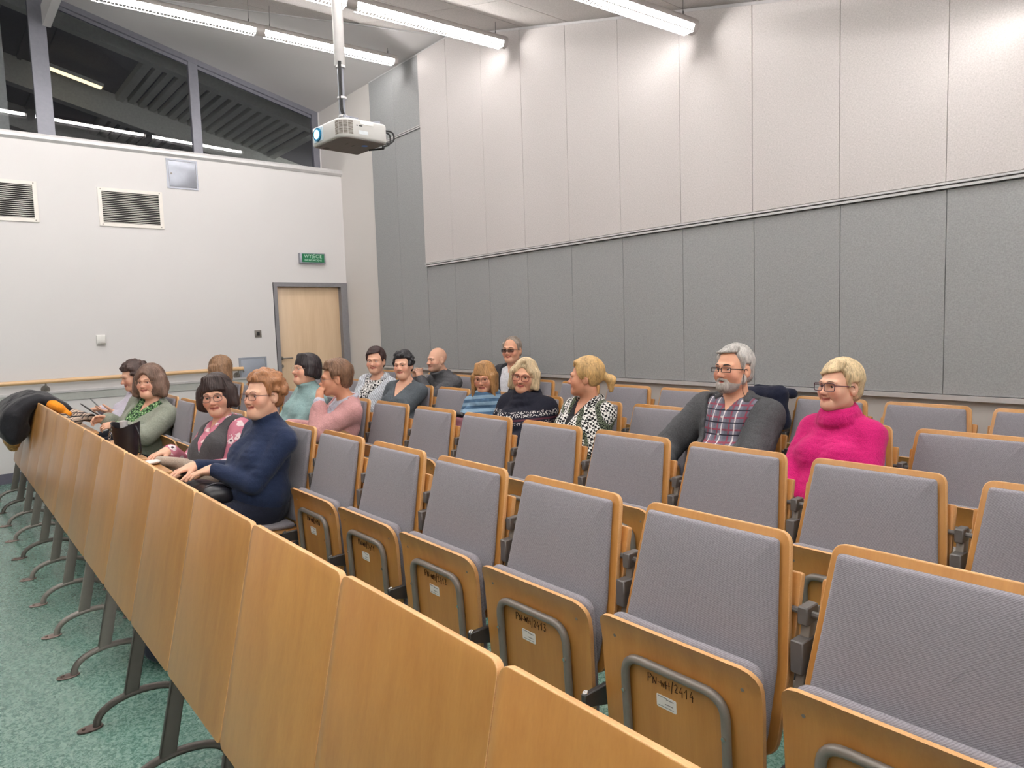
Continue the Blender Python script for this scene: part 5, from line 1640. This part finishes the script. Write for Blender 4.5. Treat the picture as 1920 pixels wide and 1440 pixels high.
P_(label='woman with short curly ginger hair in a navy turtleneck, hands on the desk', root=seat_root(0, .03, 6), head=(-3.759, 1.365, 1.157), look=(20, 3, 0), turn=10,
   hs=.98, w=1.02, depth=1.1, belly=.03, fat=.001, skin='a', hh=.0036, smile=.6, chin2=True,
   hair=dict(kind='curly', col=(150, 102, 68), vol=1.15, line=.075, nape=.07, strand=.0018), glasses=dict(col=(90, 50, 62), size=(.0255, .0175), round=.7, th=.0013),
   arms={'R': dict(w=(-3.985, 1.055, .785), hint=(-.5, .2, -1), show=1, d=(.05, -1, -.10), n=(0, 0, -1), side=(1, 0, 0), curl=14, reach=1),
         'L': dict(w=(-3.815, 1.10, .785), hint=(.9, .3, -.8), show=1, d=(-.30, -1, -.10), n=(0, 0, -1), side=(-1, 0, 0), curl=16, reach=1)},
   trousers=cm('plain', (26, 30, 46)), wear=[dict(name='turtleneck', mat=cm('plain', (30, 42, 70)), neck='turtle', nr=.064, nh=1.04, hem=1, wrinkle=.0042)])
P_(label='woman with dark brown bob in grey waistcoat over a pink floral blouse', root=seat_root(0, -.05, 7), head=(-4.558, 1.365, 1.106), look=(56, -2, -5), turn=22,
   hs=1.03, skin='a', hh=.0040, smile=.2,
   hair=dict(kind='bob', col=(52, 38, 36), vol=1.15, len=.085, line=.066, fringe=1, fw=.062, strand=.0025), glasses=dict(col=(40, 44, 56), size=(.024, .019), round=.9, th=.0014),
   arms={'R': dict(w=(-4.66, 1.09, .785), hint=(-.8, .3, -1), reach=1, show=1, d=(.2, -1, -.1), curl=15), 'L': dict(w=(-4.36, 1.14, .70), hint=(.9, .5, -1), reach=1, show=1, d=(-.2, -1, -.2), curl=15)},
   wear=[dict(name='blouse', mat=cm('floral', (196, 122, 140), (232, 214, 216), (70, 50, 62)), neck='v', v=(.10, .5), collar=.013, t=.012, sl=.010),
         dict(name='waistcoat', mat=cm('plain', (72, 71, 74)), neck='v', v=(.24, .40), sleeves=False, t=.022)])
P_(label='woman with a brown grey bob in a sage green cardigan over green print', root=seat_root(0, .10, 11), head=(-6.42, 1.392, 1.106), look=(46, 3, 0), turn=24,
   hs=1.04, w=1.22, depth=1.15, belly=.03, fat=.003, skin='a', hh=.0042, smile=.5, chin2=True,
   hair=dict(kind='bob', col=(112, 88, 76), vol=2.1, len=.125, line=.078, sweep=1, fw=.062, fwd=.002), glasses=dict(col=(176, 130, 96), size=(.0265, .0185), round=.7, th=.0011),
   arms={'R': dict(w=(-6.56, 1.08, .82), hint=(-.7, .2, -1), show=1, d=(.05, -1, .05), n=(.8, 0, -.5), side=(.4, 0, 1), curl=30, reach=1),
         'L': dict(w=(-6.30, 1.10, .79), hint=(1, .3, -.9), show=1, d=(-.45, -1, .05), n=(-.6, 0, -.7), side=(-.5, 0, 1), curl=30, reach=1)},
   wear=[dict(name='blouse', mat=cm('print', (186, 204, 166), (98, 136, 88), (38, 56, 42)), neck='v', v=(.11, .42), t=.010),
         dict(name='cardigan', mat=cm('fuzzy', (134, 138, 126)), neck='v', v=(.30, .40), t=.024, sl=.008, hem=1, wrinkle=.006, h=.011)])
P_(label='person with dark curly hair holding a phone, half hidden behind sage green cardigan', root=seat_root(0, .06, 12), head=(-6.965, 1.385, 1.136), look=(4, -12, 0), turn=0,
   hs=1.0, skin='a', hh=.006,
   hair=dict(kind='curly', col=(66, 50, 46), vol=1.2, line=.062, nape=.08, h=.006),
   arms={'R': dict(w=(-7.12, 1.13, .86), hint=(-.6, .2, -1), show=0), 'L': dict(w=(-6.95, 1.20, .83), hint=(.7, .2, -1), show=1, d=(-.25, -1, .25), n=(-.3, .2, 1), side=(.9, .2, .5), curl=16, thumb=50, reach=1)},
   wear=[dict(name='jumper', mat=cm('plain', (196, 190, 204)), neck='crew', h=.012)])
P_(label='woman with wavy light brown hair in olive, seen from behind', root=seat_root(1, .06, 13), head=(-7.515, 2.29, 1.118), look=(-46, -8, -6), turn=-10,
   hs=1.05, skin='a', hh=.007, hair=dict(kind='long', col=(136, 104, 78), vol=1.2, len=.15, line=.07, h=.0065, strand=.003),
   wear=[dict(name='jumper', mat=cm('plain', (96, 94, 70)), neck='crew', h=.013)])
P_(label='woman with a short black bob in a pale teal turtleneck looking up', root=seat_root(1, .06, 9), head=(-5.33, 2.29, 1.185), look=(4, 8, 0), turn=0,
   hs=.97, w=1.08, fat=.003, chin2=True, skin='a', hh=.0044, smile=.5, belly=.02,
   hair=dict(kind='bob', col=(38, 30, 33), vol=.85, len=.062, line=.058, fringe=1, fw=.064), glasses=dict(col=(196, 176, 150), size=(.025, .018), round=.6, th=.0010),
   wear=[dict(name='turtleneck', mat=cm('plain', (138, 166, 166)), neck='turtle', nr=.068, nh=1.04)])
P_(label='woman with short brown hair in a pink cardigan resting her chin on her hand', root=(-4.72, 2.22, 0), head=(-4.652, 2.215, 1.149), look=(-26, -3, 0), turn=-14, neckback=.075,
   hs=.99, skin='d', hh=.0044, smile=.5,
   hair=dict(kind='short', col=(112, 82, 62), vol=1.25, line=.072, fringe=1, nape=.095, top=1, strand=.003, mess=1.6), glasses=dict(col=(60, 50, 52), size=(.023, .014), round=.6, th=.0013),
   arms={'L': dict(w=(-4.655, 2.085, 1.005), hint=(.35, -.45, -1), show=1, d=(-.22, .22, 1), n=(-.25, .95, -.1), side=(-1, 0, 0), curl=52),
         'R': dict(w=(-4.86, 1.93, .82), hint=(-.6, .2, -1))},
   wear=[dict(name='shirt', mat=cm('plain', (190, 190, 204)), neck='crew', t=.010, collar=.014, nr=.058),
         dict(name='cardigan', mat=cm('plain', (196, 146, 146)), neck='v', v=(.34, .30), t=.022, sl=.006, wrinkle=.0055)])
P_(label='woman with short dark hair in a pale knitted cardigan over black print', root=seat_root(2, .10, 9), head=(-5.855, 3.198, 1.185), look=(42, 2, 0), turn=18,
   hs=.98, fat=.004, skin='a', hh=.0046, smile=.6,
   hair=dict(kind='short', col=(58, 40, 40), vol=1.3, line=.074, top=1.2, fringe=1, part=.35, nape=.07),
   wear=[dict(name='top', mat=cm('print', (20, 20, 22), (226, 224, 222), (40, 40, 44)), neck='crew', nr=.085, t=.010),
         dict(name='cardigan', mat=cm('knit', (192, 196, 204)), neck='v', v=(.36, .34), t=.028, sl=.01, collar=.020, wrinkle=.005)])
P_(label='woman with short black curly hair in a dark grey V-neck jumper', root=seat_root(2, .07, 8), head=(-5.362, 3.198, 1.158), look=(36, 2, -3), turn=14,
   hs=.95, w=1.15, fat=.003, chin2=True, skin='a', hh=.0046, smile=.4, bust=1.2,
   hair=dict(kind='curly', col=(34, 32, 36), vol=.95, line=.066, nape=.06),
   wear=[dict(name='v_neck_jumper', mat=cm('heather', (78, 84, 90)), neck='v', v=(.17, .55), nr=.068, t=.012, hem=1)])
P_(label='woman with shoulder-length fair hair in a blue striped cowl-neck jumper', root=seat_root(2, .12, 6), head=(-4.19, 3.198, 1.095), look=(34, -5, 0), turn=12,
   hs=.92, fat=.003, skin='b', hh=.0044, smile=-.4,
   hair=dict(kind='long', col=(164, 122, 78), vol=.85, len=.155, line=.060, fringe=1), glasses=dict(col=(96, 70, 66), size=(.0245, .0165), round=.7, th=.0012),
   wear=[dict(name='cowl_jumper', mat=cm('stripe', (70, 98, 126), (140, 168, 190)), neck='cowl', cz=-.022, t=.014)])
P_(label='blonde woman in red glasses and a dark poncho with a patterned band', root=seat_root(2, .05, 5), head=(-3.726, 3.198, 1.124), look=(33, 0, 6), turn=14,
   hs=.97, skin='b', hh=.0042, smile=.8, lip=(178, 84, 84),
   hair=dict(kind='bob', col=(200, 178, 144), vol=.75, len=.100, line=.082, sweep=1, fw=.060, px=.01), glasses=dict(col=(120, 38, 40), size=(.0275, .021), round=.7, th=.0021),
   wear=[dict(name='jumper', mat=cm('plain', (24, 24, 28)), neck='crew', t=.008),
         dict(name='poncho', mat=cm('nordic', (33, 34, 46), (202, 198, 196), (88, 46, 58), (158, 150, 152)), neck='cowl', cz=-.012, t=.030, sl=.020, cuff=.4, wrinkle=.004)])
P_(label='woman with blonde ponytail in black and white houndstooth jacket, looking away', root=seat_root(2, .08, 4), head=(-3.13, 3.198, 1.14), look=(-56, 2, 0), turn=-6,
   hs=.98, skin='d', hh=.0044, smile=.3,
   hair=dict(kind='pony', col=(190, 154, 102), vol=1.2, line=.070),
   wear=[dict(name='top', mat=cm('plain', (30, 28, 32)), neck='v', v=(.12, .5), t=.009),
         dict(name='houndstooth_jacket', mat=cm('hound', (22, 22, 24), (226, 224, 220), (112, 120, 100)), neck='v', v=(.26, .26), t=.024, sl=.008, collar=.020, wrinkle=.005)])
P_(label='man with a grey beard in an open dark grey jacket over plaid shirt', root=seat_root(2, .05, 2), head=(-2.062, 3.198, 1.226), look=(-5, 4, 0), turn=4,
   sex='m', hs=1.0, w=1.04, depth=1.1, belly=.045, fat=.004, skin='b', hh=.0038, smile=.3, nose=1.12, brow=(70, 66, 66),
   hair=dict(kind='crop', col=(176, 172, 168), vol=.75, line=.084, fringe=1, part=.12, nape=.07, beard=(172, 164, 158)),
   glasses=dict(col=(30, 28, 32), size=(.026, .0115), round=.35, th=.0018),
   arms={'R': dict(w=(-2.30, 2.86, .70), hint=(-1, .2, -.6), reach=1), 'L': dict(w=(-2.00, 2.84, .66), hint=(1, .3, -.8))},
   wear=[dict(name='plaid_shirt', mat=cm('plaid', (98, 98, 110), (214, 208, 210), (134, 66, 82), (40, 40, 52)), neck='v', v=(.085, .5), collar=.014, t=.012, buttons=(.11, .20, .29)),
         dict(name='jacket', mat=cm('heather', (74, 75, 78)), neck='v', v=(.46, .20), gap=.045, t=.028, sl=.008, collar=.022, wrinkle=.005)])
P_(label='woman with short blonde hair in a fuchsia pink turtleneck jumper', root=seat_root(2, .06, 1), head=(-1.51, 3.198, 1.164), look=(-17, 4, 0), turn=-4,
   hs=.94, w=.97, fat=.001, skin='a', hh=.0034, smile=.4,
   hair=dict(kind='short', col=(204, 180, 142), vol=1.1, line=.062, fringe=1, part=.45, nape=.080), glasses=dict(col=(78, 44, 60), size=(.0275, .0185), round=.6, th=.0021),
   arms={'R': dict(w=(-1.62, 2.86, .60), hint=(-.9, .3, -.8)), 'L': dict(w=(-1.40, 2.86, .62), hint=(.9, .4, -1))},
   wear=[dict(name='turtleneck', mat=cm('plain', (190, 24, 104)), neck='turtle', nr=.074, nh=1.0, roll=1, rib=1, t=.014, hem=1)])
P_(label='bald old man in a dark grey zip jumper leaning on his clasped hands', root=(-6.02, 4.06, 0), head=(-5.988, 3.968, 1.150), look=(0, 0, 0), turn=4, neckback=.075,
   sex='m', hs=1.0, w=1.0, skin='a', hh=.0048, smile=-.3, nose=1.25, stubble=(150, 130, 120), brow=(120, 104, 92),
   hair=dict(kind='fringe_bald', col=(168, 156, 144)),
   arms={'R': dict(w=(-6.235, 3.86, .965), hint=(-.5, -.3, -1), show=1, d=(.15, -.15, 1), n=(1, 0, 0), side=(0, 1, .2), curl=48, reach=1), 'L': dict(w=(-6.145, 3.86, .965), hint=(.6, -.3, -1), show=1, d=(-.15, -.15, 1), n=(-1, 0, 0), side=(0, 1, .2), curl=48, reach=1)},
   wear=[dict(name='zip_jumper', mat=cm('heather', (84, 84, 88)), neck='turtle', nr=.074, nh=1.12, t=.018, wrinkle=.007)])
P_(label='smiling man in tinted glasses and a black jacket at the rear wall', root=(-4.98, 4.05, 0), head=(-4.963, 4.118, 1.252), look=(25, 2, 0), turn=10,
   sex='m', hs=1.0, skin='b', hh=.0046, smile=.9, brow=(110, 92, 80),
   hair=dict(kind='crop', col=(140, 128, 118), vol=.30, line=.100, nape=.06), glasses=dict(col=(50, 40, 40), size=(.027, .0135), round=.5, th=.0018, dark=1),
   wear=[dict(name='shirt', mat=cm('plain', (204, 204, 210)), neck='v', v=(.08, .5), collar=.013, t=.010),
         dict(name='jacket', mat=cm('plain', (40, 40, 46)), neck='v', v=(.42, .26), t=.026, collar=.018)])
import time as _t
_t0 = _t.time()
BUILT = {}
for sp in PEOPLE:
    BUILT[sp['label']] = build_person(sp)
print('people built in %.1f s, %d tris' % (_t.time() - _t0, sum(len(o.data.polygons) * 2 for o in bpy.data.objects if o.type == 'MESH' and o.parent and o.parent.name.startswith('person'))))
# ---------------------------------------------------------------- loose things around the audience
ID = Frame()
def blob(name, prims, mat, parent=None, h=.009, amp=.004, freq=40, seed=1, subs=(), origin=(0, 0, 0), sharp=1.0):
    lo = np.min([p[1] - p[2] for p, k in prims], axis=0) - .03; hi = np.max([p[1] + p[2] for p, k in prims], axis=0) + .03
    F = Field(lo, hi, h)
    for p, k in prims: F.op(p, k)
    for p, k in subs: F.op(p, k, 'sub')
    V, Q = F.mesh()
    c = V.mean(0); n = V - c; n /= np.linalg.norm(n, axis=1)[:, None] + 1e-9
    w = noise_np(V, freq, seed); w = np.sign(w) * np.abs(w) ** sharp
    V = V + n * ((w + .5 * noise_np(V, freq * 2.3, seed + 9)) * amp)[:, None]
    return np_mesh(name, V - np.array(origin), Q, mat, parent)
C3 = lambda a, b, r1, r2=None: cone(ID, a, b, r1, r1 if r2 is None else r2)
E3 = lambda c, r, rot=None: ell(ID, c, r, rot)
M['coat_black'] = cloth_mat('plain', (30, 30, 36)); M['coat_black'].node_tree.nodes['Principled BSDF'].inputs['Roughness'].default_value = .5
M['orange'] = cloth_mat('plain', (236, 146, 34)); M['fur'] = hair_mat((158, 122, 70)); M['leather'] = plain('black leather', srgb(28, 28, 34), .35, 0, .1)
M['beige'] = cloth_mat('plain', (176, 160, 146)); M['beige2'] = cloth_mat('plain', (178, 142, 104)); M['maroon'] = plain('maroon leather', srgb(122, 72, 84), .4, 0, .1)
M['navy'] = cloth_mat('plain', (20, 24, 44))
M['tartan'] = cloth_mat('plaid', (176, 160, 146), (70, 62, 66), (60, 52, 54), (40, 40, 44))

# black coat over the far end of the desk line
t = empty('coat', (-7.40, .62, .57), 0, 'black puffy coat with orange lining and a fur trim, slung over the far desk end', 'coat')
o_ = (-7.40, .62, .57)
cs = [(.480, .70, .070), (.470, .79, .100), (.505, .885, .095), (.580, .96, .066), (.66, .995, .050), (.75, .97, .052), (.83, .91, .052), (.89, .84, .05)]
blob('shell', [(C3((-7.62, y, z), (-6.98 - .25 * max(0, .6 - y), y, z), r, r * .92), .07) for y, z, r in cs] + [(C3((-7.6, .53, .75), (-7.05, .54, .75), .05, .05), .06)],
     M['coat_black'], t, .011, .012, 22, 3, origin=o_)
blob('lining', [(C3((-7.02, .70, .985), (-6.88, .80, .915), .035, .034), .03), (C3((-6.96, .76, .95), (-6.86, .85, .865), .032, .026), .03)], M['orange'], t, .008, .006, 40, 4, origin=o_)
blob('fur_trim', [(C3((-7.20, .460, .665), (-7.04, .470, .660), .050, .055), .03), (C3((-7.18, .465, .605), (-7.06, .470, .600), .030, .026), .03)], M['fur'], t, .006, .010, 90, 5, origin=o_)
# scarf and tablet beyond the woman in sage green
t = blob('scarf', [(C3((-6.98, .80, .80), (-6.80, .90, .80), .05, .04), .03), (C3((-6.95, .90, .85), (-6.78, 1.0, .82), .045, .035), .03), (C3((-7.0, .74, .84), (-6.84, .82, .84), .04, .03), .03)], M['tartan'], None, .008, .009, 30, 6)
tag(t, 'crumpled beige checked scarf on the desk flap beside the black coat', 'scarf')
t = blob('glove', [(C3((-6.80, .735, .82), (-6.62, .80, .79), .03, .035), .03), (C3((-6.74, .77, .84), (-6.62, .86, .80), .03, .02), .03)], M['leather'], None, .008, .006, 40, 8)
tag(t, 'dark grey glove in front of the checked scarf on the desk', 'glove')
t = empty('tablet', (-6.66, 1.0, .885), 0, 'thin black tablet tilted up behind the sage green sleeve', 'tablet'); t.rotation_euler = (math.radians(-38), math.radians(12), math.radians(10))
boxo('case', (-.11, -.075, -.004), (.11, .075, .004), M['black'], t, .003); boxo('screen', (-.10, -.066, .0038), (.10, .066, .0048), plain('tablet glass', srgb(40, 42, 48), .1), t)
# phone in the raised hand
t = empty('phone', (-6.985, 1.085, .905), 0, 'grey phone held up in the hand left of the woman in sage green', 'phone'); t.rotation_euler = (math.radians(-52), math.radians(-6), math.radians(-12))
boxo('phone_body', (-.037, -.078, -.004), (.037, .078, .004), plain('phone shell', srgb(110, 112, 114), .3, .3), t, .003); boxo('phone_screen', (-.034, -.073, .0038), (.034, .073, .0046), plain('phone glass', srgb(60, 66, 70), .1), t)
# black bucket bag on the flap
t = empty('handbag', (-4.90, .905, .752), math.radians(20), 'black leather bucket bag with a silver chain on the desk flap', 'handbag')
bm = bmesh.new(); N_ = 28; rings = []
for z, rx, ry, wv in ((.0, .058, .050, 0), (.006, .066, .056, 0), (.08, .078, .066, 0), (.15, .088, .074, .3), (.20, .094, .080, 1), (.196, .088, .074, 1), (.14, .080, .066, .3), (.02, .060, .050, 0)):
    rings.append([bm.verts.new((rx * math.cos(2 * PI * k / N_) * (1 + .06 * wv * math.sin(6 * PI * k / N_)), ry * math.sin(2 * PI * k / N_) * (1 + .06 * wv * math.cos(4 * PI * k / N_)), z + .016 * wv * math.sin(4 * PI * k / N_ + .6))) for k in range(N_)])
for a, b in zip(rings, rings[1:]):
    for k in range(N_): bm.faces.new((a[k], a[(k + 1) % N_], b[(k + 1) % N_], b[k]))
bm.faces.new(rings[0][::-1]); bm.faces.new(rings[-1])
mesh_obj('bag_body', bm, M['leather'], t)
bm = bmesh.new(); tube(bm, fillet([(.092, .01, .19), (.115, .015, .14), (.112, .02, .03), (.080, .03, .005)], .05), .005, 8); mesh_obj('handle', bm, M['leather'], t)
for k in range(11):
    bm = bmesh.new(); a = k / 10; p = Vector((-.03 - .03 * a, -.070 - .012 * math.sin(a * 3), .185 - .15 * a)); s = 1 if k % 2 else 0
    ring = [p + Vector((.006 * math.cos(q * PI / 4) * (1 if s else .4), .006 * math.cos(q * PI / 4) * (.4 if s else 1), .010 * math.sin(q * PI / 4))) for q in range(9)]
    tube(bm, ring, .0017, 5, caps=False); mesh_obj('chain_link', bm, M['chrome'], t)
bm = bmesh.new(); tube(bm, [(.015, -.02, .12), (.015, -.02, .222)], .022, 16); mesh_obj('flask_top', bm, M['alu'], t)
t = blob('tissue', [(E3((-4.50, .95, .758), (.055, .035, .010)), .01), (E3((-4.47, .97, .762), (.035, .025, .010)), .01)], M['white_plastic'], None, .005, .003, 60, 3)
tag(t, 'crumpled white tissue lying on the desk flap', 'tissue')
t = empty('pen_case', (-4.00, .985, .757), .5, 'small dark case with a white tip under the hands of the woman in navy', 'case')
boxo('case', (-.05, -.014, -.006), (.05, .014, .008), M['leather'], t, .005); boxo('tip', (.05, -.012, -.005), (.072, .012, .007), M['white_plastic'], t, .004)
# bag on the lap of the woman in navy
t = empty('shoulder_bag', (-3.86, 1.10, .66), 0, 'black shoulder bag on the lap of the woman in navy', 'bag')
blob('bag_body', [(C3((-3.98, 1.03, .665), (-3.74, 1.06, .665), .055, .055), .04), (C3((-3.98, 1.10, .655), (-3.74, 1.12, .655), .05, .05), .04)], M['leather'], t, .009, .004, 30, 2, origin=(-3.86, 1.10, .66))
bm = bmesh.new(); tube(bm, fillet([(.10, -.06, .055), (.135, .0, .075), (.145, .06, .03), (.13, .09, -.06)], .05), .012, 8, flat=(1, .4)); mesh_obj('strap', bm, M['leather'], t)
# coats
t = blob('beige_jacket', [(C3((-4.62, 1.04, .715), (-4.38, 1.14, .70), .045, .05), .04), (C3((-4.50, 1.00, .755), (-4.40, 1.10, .745), .03, .03), .03), (C3((-4.62, 1.12, .68), (-4.3, 1.22, .66), .06, .06), .04)], M['beige'], None, .009, .008, 34, 4)
tag(t, 'beige jacket bundled on the lap of the woman in the waistcoat', 'jacket')
t = blob('beige_coat', [(C3((-4.66, 2.10, .86), (-4.62, 2.13, .78), .035, .05), .04), (C3((-4.60, 2.16, .78), (-4.55, 2.20, .72), .055, .06), .04), (C3((-4.70, 2.06, .74), (-4.52, 2.16, .68), .06, .06), .04)], M['beige2'], None, .008, .008, 30, 7)
tag(t, 'camel coat folded in front of the woman in the pink cardigan', 'coat')
t = empty('maroon_bag', (-4.24, 2.93, .76), 0, 'maroon handbag with a black flap on the lap of the woman in stripes', 'handbag')
blob('bag_body', [(C3((-4.33, 2.93, .74), (-4.15, 2.94, .74), .05, .05), .03), (C3((-4.33, 2.93, .80), (-4.15, 2.94, .80), .035, .035), .03)], M['maroon'], t, .009, .002, 30, 2, origin=(-4.24, 2.93, .76))
blob('flap', [(C3((-4.34, 2.93, .845), (-4.14, 2.94, .845), .022, .022), .02)], M['leather'], t, .008, .001, 30, 2, origin=(-4.24, 2.93, .76))
bm = bmesh.new(); tube(bm, [(-.0, -.025, .088), (.0, -.032, .088)], .010, 10); mesh_obj('clasp', bm, M['chrome'], t)
t = empty('black_bag', (-3.66, 2.86, .66), 0, 'black leather bag with gold clasp on the lap of the woman in the poncho', 'handbag')
blob('bag_body', [(C3((-3.76, 2.86, .70), (-3.54, 2.87, .70), .06, .06), .04), (C3((-3.76, 2.88, .62), (-3.54, 2.88, .62), .07, .07), .04)], M['leather'], t, .010, .005, 26, 2, origin=(-3.66, 2.86, .66))
bm = bmesh.new(); tube(bm, [(.03, -.06, .09), (.06, -.062, .085)], .006, 8); mesh_obj('clasp', bm, plain('brass', srgb(190, 160, 100), .3, .8), t)
t = empty('strap_bag', (-1.60, 2.84, .64), 0, 'black bag with a slanting strap beside the woman in the fuchsia jumper', 'bag')
blob('bag_body', [(C3((-1.66, 2.85, .62), (-1.50, 2.85, .60), .06, .06), .03)], M['leather'], t, .010, .003, 26, 2, origin=(-1.60, 2.84, .64))
bm = bmesh.new(); tube(bm, [(.02, -.02, .20), (.055, -.02, .10), (.09, .0, .0)], .016, 8, flat=(1, .35)); mesh_obj('strap', bm, M['leather'], t)
t = blob('dark_coat', [(C3((-2.62, 4.22, .97), (-2.38, 4.22, .985), .055, .05), .05), (C3((-2.40, 4.22, .965), (-2.34, 4.20, .80), .055, .045), .05), (C3((-2.60, 4.17, .88), (-2.40, 4.17, .86), .06, .06), .05), (C3((-2.60, 4.33, 1.0), (-2.36, 4.33, .98), .035, .035), .05)], M['navy'], None, .010, .009, 26, 5)
tag(t, 'dark navy coat thrown over a back row seat behind the bearded man', 'coat')
t = blob('tote_bag', [(C3((-3.62, .72, .10), (-3.42, .72, .10), .09, .09), .05), (C3((-3.60, .72, .26), (-3.42, .72, .24), .07, .06), .06)], M['navy'], None, .010, .006, 22, 5)
tag(t, 'dark navy tote bag on the floor behind the front desk legs', 'bag')
# small things worn
def person_named(key): return next(o for l, (o, *_) in BUILT.items() if key in l)
r, HF_, TF_, arms_ = next(v for k, v in BUILT.items() if 'pink cardigan' in k)
S_, E_, W_, _a = arms_[1]
d = (W_ - E_) / np.linalg.norm(W_ - E_)
bm = bmesh.new(); c = W_ - d * .012; tube(bm, [c - d * .009, c + d * .009], .036, 18); mesh_obj('wristwatch', bm, M['black'], r, True, 50)
r, HF_, TF_, arms_ = next(v for k, v in BUILT.items() if 'grey beard' in k)
bm = bmesh.new(); tube(bm, fillet([HF_.w((.080, -.012, .0)), HF_.w((.078, -.020, -.05)), HF_.w((.070, -.012, -.11)), HF_.w((.062, .02, -.135))], .03), .0016, 5); mesh_obj('glasses_cord', bm, M['black'], r)
